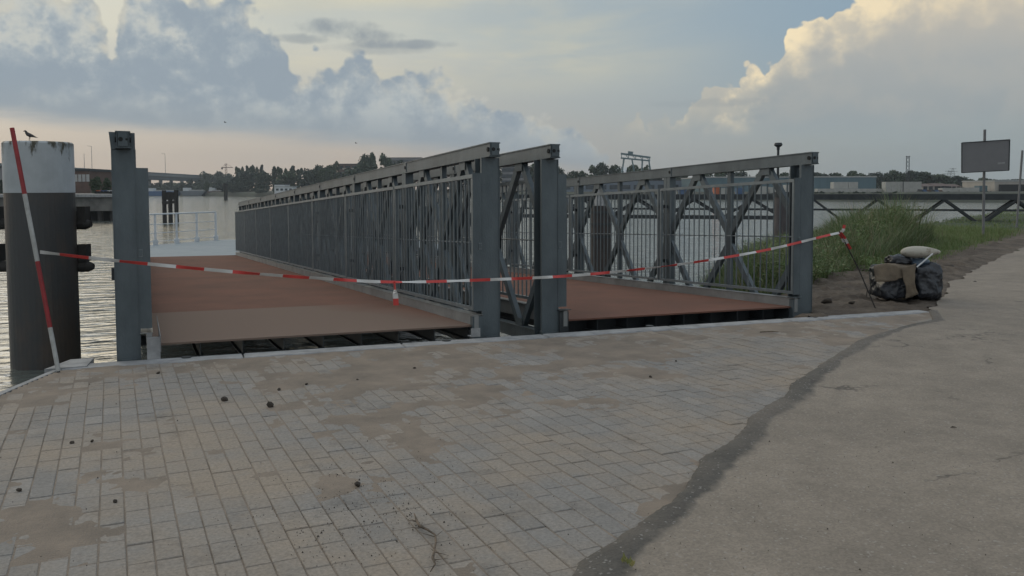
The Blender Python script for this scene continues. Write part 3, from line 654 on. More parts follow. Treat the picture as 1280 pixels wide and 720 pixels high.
# timber dolphins left of the bridge
dd = 86; dl = thing('timber_dolphin', gr(212,277,WZ), 'dark timber dolphin of three posts standing in the river beyond the pontoon rail', 'dolphin')
for px, yt in ((205,238),(212.5,240),(220,237.5)):
    a = at(px,yt,dd); m = MB(); m.tube((a.x,a.y,-3),(a.x,a.y,a.z),.21,.20,n=10); m.build('post', wood_dk, dl)
m = MB(); a = at(203,245,dd); b = at(222,245,dd); m.bar(a,b,.3,.75); a = at(203,254,dd); b = at(221,252,dd); m.bar(a,b,.25,.3); m.build('cross_beam', wood_dk, dl)
mk = at(282,238,280); m = MB(); m.tube((mk.x,mk.y,-3),(mk.x,mk.y,at(282,232,280).z),.6,.6,n=12); m.tube((mk.x,mk.y,at(282,232,280).z),(mk.x,mk.y,at(282,229.5,280).z),.9,.8,n=12)
tag(m.build('river_marker', wood_dk, loc=(mk.x,mk.y,WZ)), 'small dark marker post far out in the river below the tower crane', 'marker')

# ================================================================== JETTY (low truss footbridge on the right)
jt = thing('jetty_bridge', at(960,260,39), 'long dark low truss walkway crossing the water behind the bushes', 'jetty')
JA = gr(1245,283,-.12); JA = at(1232,262,38.5); JB = at(640,262,46); JE = at(1420,262,37.5)
jd = (JB-JA); jd.z = 0; JL = jd.length; jd.normalize(); jn = Vector((-jd.y, jd.x, 0)) 
if jn.dot(FW) < 0: jn = -jn
def J(t, off, z): p = JA+jd*t+jn*off; return Vector((p.x,p.y,z))
zt, zm_, zb_ = 1.17, .50, .10
TE = -(JE-JA).length
m = MB(); 
for off in (0,.9): m.bar(J(TE,off,zt-.07),J(JL,off,zt-.07),.14,.26)
m.build('top_chord', steel_dk, jt)
m = MB(); p = [J(TE,.08,0),J(JL,.08,0),J(JL,.82,0),J(TE,.82,0)]; m.prism([(a.x,a.y) for a in p], zt-.20, zt-.12); m.build('walkway', steel_dk, jt)
m = MB()
for off in (0,.9): m.bar(J(TE,off,zm_),J(JL,off,zm_),.06,.07)
m.build('middle_chord', steel_dk, jt)
m = MB()
for off in (0,.9): m.bar(J(8.2,off,zb_),J(JL,off,zb_),.14,.16)
m.build('bottom_chord', steel_dk, jt)
JW = .9; t = .2-2.8*3; zf = -.12
while t < JL-3:
    zz_ = zf if t < 8 else zb_
    for off in (0,JW):
        m = MB(); m.bar(J(t,off,zz_),J(t+1.4,off,zt-.2),.09,.10,(jn.x,jn.y,0)); m.build('diagonal', steel_dk, jt)
        m = MB(); m.bar(J(t+2.8,off,zz_),J(t+1.4,off,zt-.2),.09,.10,(jn.x,jn.y,0)); m.build('diagonal', steel_dk, jt)
    t += 2.8
m = MB(); m.bar(J(.15,.3,zf),J(-1.25,.3,zt-.2),.16,.16,(jn.x,jn.y,0)); m.build('raker', steel_dk, jt)
for t in (-7,0.2):
    m = MB(); m.bar(J(t,-.1,zf-.08),J(t,JW+.1,zf-.08),.5,.16); m.build('footing', conc_q, jt)
m = MB(); 
for i in range(60):
    t = TE+(JL-TE)*i/59; m.tube(J(t,1.5,zt-.02),J(t,1.5,zt+.02),.02,n=5)
#@@PART3
# ================================================================== TAPE, POLES
pb0 = gr(73,464,.012); dpt = (pb0-CAM).dot(FW); ptop = at(15,160,dpt)
pole = thing('marker_pole', pb0, 'leaning red and white striped steel pole at the quay corner', 'pole')
axis_ = ptop-pb0
cuts = [(0,.18,pole_w),(.18,.452,red_p),(.452,.728,pole_w),(.728,1,red_p)]
for a, b, mm in cuts:
    m = MB(); m.tube(pb0+axis_*a, pb0+axis_*b, .0185, n=14); m.build('painted_band', mm, pole, smooth=False)
m = MB(); m.tube(pb0-axis_*.004, pb0+axis_*.02, .012, n=10); m.build('tip', steel_dk, pole)
TP = [at(50,315,dpt-.02), at(146,326,7.45), at(300,340.5,7.9), at(400,348,8.25), at(493,352.5,8.60), at(600,350,8.95), at(708,345,9.35), at(800,336.5,9.75), at(880,326,10.2), at(960,312,10.6), at(1035,294,10.95), at(1050,291,11.05)]
# resample with equal stripes
def catmull(P, n=14):
    out = []
    for i in range(len(P)-1):
        a = P[max(i-1,0)]; b = P[i]; c = P[i+1]; d = P[min(i+2,len(P)-1)]
        for k in range(n):
            t = k/n; out.append(.5*((2*b)+(c-a)*t+(2*a-5*b+4*c-d)*t*t+(3*b-a-3*c+d)*t**3))
    out.append(P[-1]); return out
def ribbon(mb, P, wid, stripe, ph=0, tw=None):
    s = 0; pts = [P[0]]; fine = []
    for a, b in zip(P, P[1:]):
        n = max(1, int((b-a).length/.02))
        for k in range(n): fine.append(a+(b-a)*(k/n))
    fine.append(P[-1]); prev = None; s = 0
    for i, p in enumerate(fine):
        d = (fine[min(i+1,len(fine)-1)]-fine[max(i-1,0)]).normalized(); up_ = Vector((0,0,1)); nrm = d.cross(up_).normalized(); up2 = nrm.cross(d)
        an = (tw(s) if tw else 0); wv = (up2*math.cos(an)+nrm*math.sin(an))*wid/2; th = (nrm*math.cos(an)-up2*math.sin(an))*.0008
        q = [p+wv+th, p-wv+th, p-wv-th, p+wv-th]
        if prev is not None:
            mb.add(prev+q, [(0,1,5,4),(1,2,6,5),(2,3,7,6),(3,0,4,7)], 0 if int((s+ph)/stripe) % 2 == 0 else 1)
        if i: s += (p-fine[i-1]).length
        if i and False: pass
        prev = q
C_ = catmull(TP)
tape = MB(); ribbon(tape, C_, .030, .235, .10, lambda s: .5*math.sin(s*1.3)+.35*math.sin(s*3.1+1)+.30*math.sin(s*11.3)+.15*math.sin(s*23))
to = tape.build('barrier_tape', [white_t, red_t]); tag(to, 'red and white barrier tape strung across both bridges', 'barrier tape')
# knot end hanging at the middle
a = at(493,352,8.58); m = MB(); ribbon(m, [a, a+Vector((.004,-.01,-.10)), a+Vector((.012,-.012,-.235))], .055, .08, .08, lambda s: .3)
tt = m.build('hanging_tail', [white_t, red_t], to)
# knot and tails at the rod
kn = TP[-1]; m = MB()
ribbon(m, [kn, kn+rr*.04+Vector((0,0,.03)), kn+rr*.055+Vector((0,0,.10))], .045, .06, .0, lambda s: .4)
ribbon(m, [kn, kn+rr*.05+Vector((0,0,-.06)), kn+rr*.10+Vector((0,0,-.16)), kn+rr*.135+Vector((0,0,-.21))], .05, .085, .09, lambda s: .7)
ribbon(m, [kn-rr*.02, kn+rr*.02+Vector((0,0,-.05)), kn+rr*.05+Vector((0,0,-.12))], .035, .07, .07, lambda s: 1.0)
m.build('knot_tail', [white_t, red_t], to)
# wire wrap on marker pole
# thin rod at right end
rb = gr(1095,387,-.02); rt = kn+Vector((-.01,.0,.02)); m = MB(); m.path([rb, rb.lerp(rt,.5)+rr*.02, rt], [.008,.008,.007], n=7); m.path([gr(1083,374,-.0),gr(1083,374,-.0)+Vector((.01,0,.12))],[.006,.006],n=6)
tag(m.build('thin_rod', wood_dk, loc=rb), 'thin dark leaning rod in the mud holding the right end of the tape', 'rod')

# ================================================================== RUBBISH HEAP
d0 = 11.9; base = gr(1131,373,-.01)
def disp(o, s, amp, seed):
    for v in o.data.vertices:
        c = v.co; c = c*(1-.10*amp/.045*abs(fbm(c.x+seed,c.y,c.z,s*2.2,3)) if amp > .03 else 1); v.co = c + Vector((fbm(c.x,c.y,c.z+seed,s,4), fbm(c.y,c.z,c.x+seed+9,s,4), fbm(c.z,c.x,c.y+seed+5,s,4)))*amp
def lump(name, c, sx, sy, sz, rz, m_, s_, amp, seed, lvl=4, power=4, parent=None, loc=None):
    bm = bmesh.new(); bmesh.ops.create_icosphere(bm, subdivisions=lvl, radius=1)
    for v in bm.verts:
        p = v.co; q = (abs(p.x)**power+abs(p.y)**power+abs(p.z)**power)**(1/power); v.co = p/q
        v.co.x *= sx; v.co.y *= sy; v.co.z *= sz
    me = bpy.data.meshes.new(name); bm.to_mesh(me); bm.free(); me.materials.append(m_)
    for p in me.polygons: p.use_smooth = True
    o = bpy.data.objects.new(name, me); COL.objects.link(o); disp(o, s_, amp, seed); o.location = c; o.rotation_euler = (0,0,rz)
    if parent: o.parent = parent; o.location = Vector(c)-wloc(parent)
    return o
blk = mat('black_plastic_film', (.012,.014,.019), .36, 0, (.024,.028,.036), 9, .5, .9, 16)
brn = mat('brown_sacking', (.17,.135,.095), .95, 0, (.11,.088,.065), 7, .5, .4, 60)
swh = mat('white_sack', (.38,.36,.31), .8, 0, (.12,.085,.05), 5, .5, .3, 25, lo=.58, hi=.68)
blu = mat('blue_grey_plastic', (.055,.085,.125), .45, 0, (.16,.19,.22), 5, .5, .4, 30, lo=.55, hi=.7)
RZ = math.atan2(rr.y, rr.x)
def hp(px, py, dd=0): return at(px, py, d0+dd)
bag = thing('plastic_wrapped_bale', base, 'bulging black plastic wrapped bale lying on the mud beside the path', 'bale')
lump('wrapping', hp(1113.5,352), .22, .26, .225, RZ, blk, 5, .045, 1, lvl=5, power=9, parent=bag)
lump('wrapping_bulge', hp(1151.5,352,.02), .21, .25, .24, RZ+.1, blk, 5, .045, 8, lvl=5, power=5, parent=bag)
# loose black folds to the right
m = MB()
for k in range(5):
    a = hp(1160+k*1.5,338+k*4,-.12); m.path([a,a+rr*.06+Vector((0,0,-.03)),a+rr*.11+Vector((0,0,-.08-.01*k)),a+rr*.10+Vector((0,0,-.13))],[(.03,.01),(.025,.008),(.02,.008),(.006,.004)],n=6)
m.build('loose_folds', blk, bag, smooth=True)
# brown sacking draped over the left half
def sheet(name, P, nx, ny, m_, parent=None, amp=.02, thick=.006, seed=0, label=None, cat=None):
    # P: 4 corners or grid rows of world points, bilinear
    rows = len(P); cols = len(P[0]); v = []
    for j in range(ny+1):
        fj = j/ny*(rows-1); j0 = min(int(fj), rows-2); tj = fj-j0
        for i in range(nx+1):
            fi = i/nx*(cols-1); i0 = min(int(fi), cols-2); ti = fi-i0
            p = (P[j0][i0]*(1-ti)+P[j0][i0+1]*ti)*(1-tj)+(P[j0+1][i0]*(1-ti)+P[j0+1][i0+1]*ti)*tj
            v.append(p+Vector((fbm(p.x,p.y,p.z+seed,6,4),fbm(p.y,p.z,p.x+seed,6,4),fbm(p.z,p.x,p.y+seed,6,4)))*amp)
    f = [(j*(nx+1)+i, j*(nx+1)+i+1, (j+1)*(nx+1)+i+1, (j+1)*(nx+1)+i) for j in range(ny) for i in range(nx)]
    me = bpy.data.meshes.new(name); o0 = wloc(parent) if parent else P[0][0]
    me.from_pydata([x-o0 for x in v], [], f); me.materials.append(m_)
    for p in me.polygons: p.use_smooth = True
    o = bpy.data.objects.new(name, me); COL.objects.link(o)
    if parent: o.parent = parent
    else: o.location = o0
    s = o.modifiers.new('s','SOLIDIFY'); s.thickness = thick; s.offset = 0
    if label: tag(o, label, cat)
    return o
sheet('sacking', [[hp(1097,331,.16),hp(1112,328,.20),hp(1136,329,.2),hp(1146,331,.15)],
                  [hp(1094,333,-.24),hp(1108,330,-.27),hp(1127,334,-.30),hp(1144,333,-.2)],
                  [hp(1095,352,-.31),hp(1108,352,-.33),hp(1122,350,-.335),hp(1127,347,-.33)]], 22, 16, brn, None, .016, .008, 3, 'brown sacking draped over the left of the black bale', 'sacking')
sheet('torn_cardboard', [[hp(1127,336,-.34),hp(1145,329,-.31)],[hp(1129,347,-.36),hp(1143,342,-.35)],[hp(1132,358,-.36),hp(1143,353,-.365)],[hp(1131,374,-.35),hp(1148,367,-.36)]], 8, 18, brn, None, .012, .006, 5, 'narrow torn brown flap hanging down the front of the black bale', 'cardboard')
lump('crumpled_plastic', hp(1123,325,.05), .17,.16,.055, RZ, blk, 9, .035, 12, power=3); o = bpy.context.scene.objects['crumpled_plastic']; tag(o, 'crumpled black plastic lying on top of the brown sacking', 'plastic sheet')
o = lump('blue_bag', hp(1146,329,.08), .16,.17,.085, RZ-.3, blu, 7, .035, 15, power=2.5); tag(o, 'blue grey plastic bag squeezed under the white sack', 'bag')
m = MB(); c = hp(1149,315,-.02); ax = rr*.245; 
m.path([c-ax*1.02, c-ax*.93, c-ax*.6, c, c+ax*.55, c+ax*.85, c+ax*1.0, c+ax*1.12-Vector((0,0,.02))], [(.02,.015),(.07,.05),(.10,.075),(.11,.084),(.10,.072),(.06,.048),(.03,.03),(.045,.03)], n=20)
o = m.build('sack', swh, smooth=True, loc=c); disp(o, 9, .012, 4); sb = o.modifiers.new('s','SUBSURF'); sb.levels = 2; sb.render_levels = 2; tag(o, 'soiled white filled sack lying on top of the heap', 'sack')
m = MB(); m.path([hp(1146,334,-.30), hp(1166,317,-.30)],[.010,.010],n=8); o = m.build('pale_stick', white_p, loc=hp(1146,334,-.3)); tag(o, 'pale straight stick propped against the white sack', 'stick')

# ================================================================== SIGNS
def signpost(px, pyb, pyt, d, lean_px, label, panel):
    b = gr(px, pyb, -.05); d = (b-CAM).dot(FW); root = thing('road_sign', b, label, 'sign')
    t = at(px+lean_px, pyt, d); m = MB(); m.tube(b-Vector((0,0,.3)), t, .038, n=12); m.build('sign_post', mat('sign_post_metal', (.17,.175,.18), .5, .4, (.12,.12,.125), 3, .5) if 'sign_post_metal' not in MATS else MATS['sign_post_metal'], root)
    return root, d
sgm = mat('sign_back_metal', (.17,.172,.18), .6, .2, (.14,.142,.15), 1.2, .5)
rs, ds = signpost(1229, 300, 162, 0, 2, 'large grey rectangular road sign seen from behind on a single post', None)
c = [(1202,178.5),(1262,174.5),(1261,213),(1202,216)]; dp = [ds+.15, ds-.35, ds-.35, ds+.15]
P4 = [at(x,y,d-.10) for (x,y),d in zip(c, dp)]; P4 = [P4[0],P4[1],P4[2],P4[3]]
fwd = Vector((FW.x,FW.y,0)).normalized()*.03
m = MB(); m.add([p for p in P4]+[p+fwd for p in P4], [(0,1,2,3),(4,7,6,5),(0,4,5,1),(1,5,6,2),(2,6,7,3),(3,7,4,0)]); pn = m.build('sign_panel', sgm, rs)
m = MB()
for i in range(4): m.bar(P4[i]-fwd*.3, P4[(i+1)%4]-fwd*.3, .022, .022)
m.build('panel_frame', steel_dk, pn)
def lerp2(u, v, off=-.012): return P4[0]*(1-u)*(1-v)+P4[1]*u*(1-v)+P4[2]*u*v+P4[3]*(1-u)*v+fwd*(off/.03)
m = MB(); q = [lerp2(.76,.72),lerp2(.915,.72),lerp2(.915,.785),lerp2(.76,.785)]; m.add(q+[x+fwd*.2 for x in q],[(0,1,2,3),(4,7,6,5),(0,4,5,1),(1,5,6,2),(2,6,7,3),(3,7,4,0)]); m.build('sticker', conc, pn)
m = MB(); 
for v_ in (.25,.75):
    a = lerp2(.06,v_,.02); b = lerp2(.94,v_,.02); m.bar(a,b,.02,.03)
m.build('panel_rail', steel_dk, pn)
r2, d2 = signpost(1270, 287, 188, 0, 8, 'narrow road sign seen edge on at the right side on a leaning post', None)
m = MB(); a = at(1277.5,188,d2-.05); b = at(1275.5,211,d2-.05); off = a-CAM; off.z = 0; off.normalize(); off *= .9
m.add([a,a+off,b+off,b,a+rr*.05,a+off+rr*.05,b+off+rr*.05,b+rr*.05],[(0,1,2,3),(4,7,6,5),(0,4,5,1),(1,5,6,2),(2,6,7,3),(3,7,4,0)]); m.build('sign_panel', sgm, r2)

# ================================================================== VEGETATION NEARBY
def blade_mesh(mb, p, h, w, lean, az, curl, n=4, mi=0):
    d = Vector((math.cos(az), math.sin(az), 0)); s_ = Vector((-d.y, d.x, 0)); k = len(mb.v)
    for i in range(n):
        t = i/(n-1); q = p + d*(lean*t+curl*t*t)*h + Vector((0,0,h*(t-.35*abs(curl)*t*t))); ww = w*(1-t)**.7
        if i < n-1: mb.v += [tuple(q-s_*ww/2), tuple(q+s_*ww/2)]
        else: mb.v.append(tuple(q))
    for i in range(n-2): mb.f.append((k+2*i,k+2*i+1,k+2*i+3,k+2*i+2)); mb.m.append(mi)
    mb.f.append((k+2*(n-2),k+2*(n-2)+1,k+2*(n-1))); mb.m.append(mi)
def leafmat(name, c1, c2, c3):
    m = bpy.data.materials.new(name); m.use_nodes = True; nt = m.node_tree; b = nt.nodes['Principled BSDF']; b.inputs['Roughness'].default_value = .6
    g = nn(nt, 'ShaderNodeNewGeometry'); cr = nn(nt, 'ShaderNodeValToRGB'); el = cr.color_ramp.elements
    el[0].color = (*c1,1); el[1].color = (*c3,1); e = el.new(.6); e.color = (*c2,1)
    nt.links.new(g.outputs['Random Per Island'], cr.inputs[0]); nt.links.new(cr.outputs[0], b.inputs['Base Color'])
    tr = nn(nt, 'ShaderNodeBsdfTranslucent'); nt.links.new(cr.outputs[0], tr.inputs[0]); mx = nn(nt, 'ShaderNodeMixShader'); mx.inputs[0].default_value = .3
    nt.links.new(b.outputs[0], mx.inputs[1]); nt.links.new(tr.outputs[0], mx.inputs[2]); nt.links.new(mx.outputs[0], nt.nodes['Material Output'].inputs[0])
    return m
reed = leafmat('reed_blades', (.075,.125,.045), (.115,.17,.065), (.22,.21,.12)); turf = leafmat('turf_blades', (.095,.150,.040), (.135,.195,.06), (.19,.18,.09))
weed = leafmat('weed_leaves', (.085,.14,.045), (.12,.185,.06), (.19,.19,.09))
def hgt(x, y):           # height of the growth along the bank (surveyed silhouette)
    P = Vector((x,y,0))-CAM; px = 640+F*P.dot(RT)/P.dot(FW)
    T_ = ((850,.35),(930,.55),(1000,.50),(1030,.55),(1060,.85),(1090,1.08),(1130,1.36),(1165,1.16),(1190,.85),(1208,.45),(1222,.16),(1400,.12))
    for (a_,b_),(c_,d_) in zip(T_, T_[1:]):
        if a_ <= px < c_: return b_+(d_-b_)*(px-a_)/(c_-a_)
    return .2
tall = MB(); cnt = 0
while cnt < 34000:
    x, y = U_(4.6,17), U_(1.4,11.5); sd_ = shore_d(x,y); pd = path_d(x,y)
    if sd_ < -1.1 or sd_ > 3.6 or pd < 1.9: continue
    v = gr(1020,345); H = hgt(x,y)
    fr_ = min(1, (pd-1.9)/.8)
    if x > 14.5 and R() < (x-14.5)/2.5: continue
    z = ground_h(x,y); h = H*U_(.45,1.15)*(1+.22*fbm(x,y,9,3.2,2))*(.4+.6*fr_)
    cl = fbm(x,y,1,1.8,3)
    if R() > .75+cl*.9: continue
    h *= 1+.35*cl
    ca = fbm(x,y,7,1.1,2)*9; ln = abs(fbm(x,y,5,2.2,2)); dead = R() < .06
    blade_mesh(tall, Vector((x,y,z-.03)), h*(1.08 if dead else 1), U_(.009,.026), ln*.5+U_(.0,.25), ca+random.gauss(0,.9), U_(0,.55), 4, 1 if dead else 0); cnt += 1
for _ in range(9000):
    x, y = U_(4.6,15), U_(1.4,10.5)
    if not (-.6 < shore_d(x,y) < 3.6) or path_d(x,y) < 2.0 or fbm(x,y,3,1.3,3) < -.05: continue
    hh = hgt(x,y)*U_(.15,.85); p = Vector((x,y,ground_h(x,y)+hh))
    for k in range(3):
        az = R()*6.28; d = Vector((math.cos(az),math.sin(az),U_(-.3,.5))).normalized(); s_ = d.cross(Vector((0,0,1))).normalized(); L = U_(.05,.12); q_ = p+Vector((U_(-.04,.04),U_(-.04,.04),U_(-.05,.05)))
        tall.add([q_, q_+d*L*.45+s_*L*.25, q_+d*L-Vector((0,0,L*.3)), q_+d*L*.45-s_*L*.25], [(0,1,2,3)], 2)
dry = leafmat('dry_stalks', (.20,.17,.11), (.26,.22,.14), (.16,.12,.08))
tag(tall.build('tall_grass', [reed, dry, weed], raw=True), 'dense tall green reeds and grass heaped on the bank beyond the mud', 'grass', None, 'stuff')
low = MB(); cnt = 0
while cnt < 56000:
    x = U_(5.0,60) if R() < .35 else U_(5,24); y = U_(1.2,34) if x > 24 else U_(1.2,17)
    sd_ = shore_d(x,y); pd = path_d(x,y)
    if sd_ < -1.3 or pd < (1.9 if x < 9 else .8): continue
    if R() > (pd-(1.1 if x < 9 else .7))/.8+.25*fbm(x,y,2,2,3): continue
    far = 1 if x < 24 else 2.2
    blade_mesh(low, Vector((x,y,ground_h(x,y)-.02)), U_(.08,.26)*(1 if far == 1 else .5), U_(.008,.018)*far, U_(.05,.5), R()*2*PI, U_(0,.5), 3); cnt += 1
tag(low.build('verge_grass', turf, raw=True), 'short green grass along the bank and verge', 'grass', None, 'stuff')
# broad-leaved weeds
def leafy(loc, H, n, spread, label, group):
    m = MB(); st = MB(); loc = Vector(loc)
    for s_ in range(n):
        az = R()*2*PI; a = U_(0,spread); b0 = loc+Vector((math.cos(az)*a*.6, math.sin(az)*a*.6, 0)); h = H*U_(.6,1); top = b0+Vector((math.cos(az)*a*.5, math.sin(az)*a*.5, h))
        st.path([b0-Vector((0,0,.05)), b0.lerp(top,.5)+Vector((U_(-.03,.03),U_(-.03,.03),0)), top],[.006,.005,.002],n=4)
        for k in range(int(26*h/.8)+6):
            t = U_(.12,1); p = b0.lerp(top,t); az2 = R()*2*PI; L = U_(.05,.12)*(1.25-t*.6); dz = U_(-.3,.6)
            d = Vector((math.cos(az2),math.sin(az2),dz)).normalized(); sd2 = d.cross(Vector((0,0,1))).normalized(); q = p+d*.02
            m.add([q, q+d*L*.45+sd2*L*.26, q+d*L-Vector((0,0,L*.25)), q+d*L*.45-sd2*L*.26], [(0,1,2,3)])
    root = thing('weed_bush', loc, label, 'weed', group); m.build('leaves', weed, root, raw=True); st.build('stems', weed, root)
WB = [((5.3,1.75),.80,9,.30,'leafy green weed nearest the right end post, seen through its railing'),((5.0,2.9),.85,9,.35,'leafy weed at the waterline behind the middle of the last railing panel'),
      ((5.9,3.0),.75,9,.4,'leafy weed between the railing and the tall reeds'),((6.4,2.4),.55,10,.4,'low leafy weed at the foot of the reeds behind the end post'),
      ((4.6,3.6),.60,6,.25,'thin leafy weed furthest left at the water, behind the right bridge'),((6.7,4.3),.7,9,.4,'leafy weed at the left flank of the reed heap'),((7.4,3.0),.45,10,.45,'broad low weed in front of the reed heap'),((8.6,3.2),.42,10,.45,'low weed at the front edge of the reeds above the bale')]
for (xy, H, n, sp, lb) in WB: leafy((xy[0],xy[1],ground_h(*xy)), H, n, sp, lb, 'leafy weeds on the bank')
# small yellowish sprig at the seam
p = gr(785,706,.02); m = MB()
for k in range(9):
    az = R()*2*PI; b_ = p+Vector((U_(-.015,.015),U_(-.03,.03),0)); d = Vector((math.cos(az)*.5,math.sin(az)*.5,U_(.5,1.2))).normalized(); L = U_(.02,.045); s2 = d.cross(Vector((0,0,1))).normalized()*.008
    m.add([b_,b_+d*L*.5+s2,b_+d*L,b_+d*L*.5-s2],[(0,1,2,3)])
tag(m.build('sprig', leafmat('yellow_leaves', (.22,.20,.06),(.16,.17,.05),(.30,.27,.12)), loc=p), 'small yellow green sprig growing in the dark asphalt seam', 'weed')

# ================================================================== DEBRIS
soil = mat('dark_soil', (.030,.024,.020), .95, 0, (.06,.048,.036), 20, .5, .5, 60)
def clod(px, py, r, lb):
    p = gr(px,py,.0); o = lump('dirt_clod', p+Vector((0,0,r*.55)), r, r*.85, r*.7, R()*3, soil, 22, r*.45, px, lvl=3, power=2); tag(o, lb, 'dirt clod', 'dirt clods on the pavers')
for a in ((338,509,.030,'largest dark dirt clod, on the pavers before the left bridge'),(281,501,.024,'dark clod left of the largest one'),(349,488,.016,'small dark clod behind the largest one'),(198,467.5,.018,'dark clod close to the coping at the left bridge'),
          (383,481,.013,'tiny clod right of the largest ones, towards the middle bridge posts'),(447,475.5,.012,'tiny clod among the crumbs before the left bridge'),(518,461,.014,'small clod on the sand before the middle posts'),
          (115,552.5,.013,'right one of a pair of clods near the left edge'),(90,554.5,.013,'left one of a pair of clods near the left edge'),(24,614,.015,'small dark clod at the far left of the pavers'),(144,628,.011,'tiny clod in the lower left pavers'),(447,608,.022,'flat dark clod above the dry root'),
          (813,472,.014,'small clod on the sandy pavers before the right bridge'),(845,452,.012,'tiny clod near the coping before the right bridge'),(1141,0,0,'')):
    if a[2]: clod(*a)
cr_ = MB()
for i in range(1050):
    k = R()
    if k < .45: px, py = random.gauss(470,70), random.gauss(630,35)
    elif k < .65: px, py = random.gauss(400,60), random.gauss(655,30)
    elif k < .75: px, py = random.gauss(960,90), random.gauss(600,60)
    else: px, py = U_(0,1250), U_(455,719)
    if not (0 < px < 1290 and 450 < py < 740): continue
    p = gr(px, py, .0)
    if p.x < left_x(p.y)+.1 or (p-QA).dot(E2) < .02: continue
    z = .003 if seam_side(p.x,p.y) > .1 else .016; r_ = U_(.0012,.0038)*(1 if R() < .9 else 1.7)
    a = R()*6; vs = [p+Vector((math.cos(a+t)*r_,math.sin(a+t)*r_,z-.002)) for t in (0,2.1,4.2)]+[p+Vector((0,0,z+r_))]
    cr_.add(vs,[(0,1,3),(1,2,3),(2,0,3)], 0 if R() < .72 else 1)
tag(cr_.build('crumbs', [soil, sand_m], raw=True), 'scattered dark soil crumbs and grit on the paving', 'crumbs', None, 'stuff')
root_m = mat('dry_root_bark', (.16,.12,.085), .9, 0, (.05,.04,.03), 30, .5)
m = MB(); P_ = [gr(*q_,.012) for q_ in ((518,644),(521,652),(524,660),(534,665),(544,671),(545,680),(543,690),(541,700),(544,708),(538,716))]
m.path([p+Vector((0,0,U_(0,.012))) for p in P_], [.0028,.006,.007,.005,.004,.005,.004,.006,.004,.002], n=6)
for i in (1,2,4,6,7):
    for k in range(2):
        a = P_[i]; m.path([a, a+Vector((U_(-.06,.06),U_(-.06,.06),U_(.0,.012)))],[.0022,.0008],n=4)
tag(m.build('dry_root', root_m, smooth=True, loc=P_[4]), 'crooked dry root lying on the pavers in the foreground', 'root')
p = gr(1188,534,.018); m = MB(); m.add([p,p+rr*.018+Vector((0,.006,.006)),p+rr*.04,p+rr*.018-Vector((0,.008,-.002)), p+Vector((0,0,-.003)),p+rr*.018+Vector((0,.006,.003)),p+rr*.04+Vector((0,0,-.003)),p+rr*.018-Vector((0,.008,.001))],[(0,1,2,3),(4,5,6,7),(0,1,5,4),(1,2,6,5),(2,3,7,6),(3,0,4,7)])
tag(m.build('dead_leaf', soil, loc=p), 'small dark dead leaf on the asphalt at right', 'leaf')
a = gr(950,415,.015); m = MB(); m.path([a,a+rr*.12+Vector((0,.01,.004)),a+rr*.2],[.005,.006,.003],n=6); tag(m.build('twig', root_m, loc=a), 'short twig lying near the coping by the right end post', 'twig')
# stones in the mud
for i, (px, py, r, lb) in enumerate(((1033,381,.05,'dark earth lump on the mud just right of the end post'),(1065,383,.03,'brown earth lump between the end post and the rod'),(1163,384,.03,'flat stone at the path edge below the bale'),(1172,374,.045,'dark earth lump right of the bale'),(1188,336,.06,'brown earth lump on the mud behind the bale, near the path'),(1218,353,.05,'stone at the path edge right of the bale'))):
    p = gr(px,py); p.z = ground_h(p.x,p.y); o = lump('earth_lump', p+Vector((0,0,r*.3)), r*1.3, r, r*.6, R()*3, soil, 12, r*.5, i*3, lvl=3, power=2); tag(o, lb, 'earth lump', 'lumps lying in the mud')
#@@PART4
# ================================================================== FAR TREES
LANDZ = .45
def crown_mesh(kind, seed):
    rnd = random.Random(seed); m = MB(); lobes = []
    if kind == 'round':
        for k in range(16): a = rnd.random()*2*PI; r_ = rnd.uniform(0,.33); z = .18+.68*(k+rnd.random())/16; r_ *= 1.25-abs(z-.42)*1.1; lobes.append((r_*math.cos(a), r_*math.sin(a), z, rnd.uniform(.14,.24)*(1.15-abs(z-.45)*.9)))
    elif kind == 'tall':
        for k in range(12): a = rnd.random()*2*PI; r_ = rnd.uniform(0,.15); z = rnd.uniform(.18,.92); lobes.append((r_*math.cos(a), r_*math.sin(a), z, rnd.uniform(.09,.15)*(1.2-z*.55)))
    else:
        for k in range(14): a = rnd.random()*2*PI; r_ = rnd.uniform(.1,.5); z = rnd.uniform(.12,.62); lobes.append((r_*math.cos(a), r_*math.sin(a), z, rnd.uniform(.14,.26)))
    for (lx,ly,lz,lr) in lobes:
        for k in range(110):
            v = Vector((rnd.gauss(0,1),rnd.gauss(0,1),rnd.gauss(0,1))).normalized()*lr*rnd.uniform(.55,1.08); p = Vector((lx,ly,lz))+v
            s_ = rnd.uniform(.028,.055); a = Vector((rnd.gauss(0,1),rnd.gauss(0,1),rnd.gauss(0,1))).normalized(); b = a.orthogonal().normalized(); c = a.cross(b)
            m.add([p-b*s_, p+c*s_*.8, p+b*s_, p-c*s_*.8],[(0,1,2,3)])
    tr = MB(); tr.path([(0,0,-.05),(.01,0,.2),(0,.01,.5)],[.028,.022,.012],n=6)
    for k in range(4): a = k*1.6; tr.path([(0,0,.2+.05*k),(math.cos(a)*.15,math.sin(a)*.15,.45+.05*k)],[.012,.005],n=5)
    return m, tr
PROT = {}
for kind, seeds in (('round',(1,2,3,4)),('tall',(5,6,7)),('bush',(8,9))):
    for s_ in seeds:
        m, tr = crown_mesh(kind, s_); mm = foliage[s_ % 3]
        me = []
        for nm, b_, mt in (('crown', m, mm), ('trunk', tr, bark)):
            o = b_.build(nm, mt, raw=True); me.append(o.data); bpy.data.objects.remove(o)
        PROT.setdefault(kind, []).append(me)
tn = 0
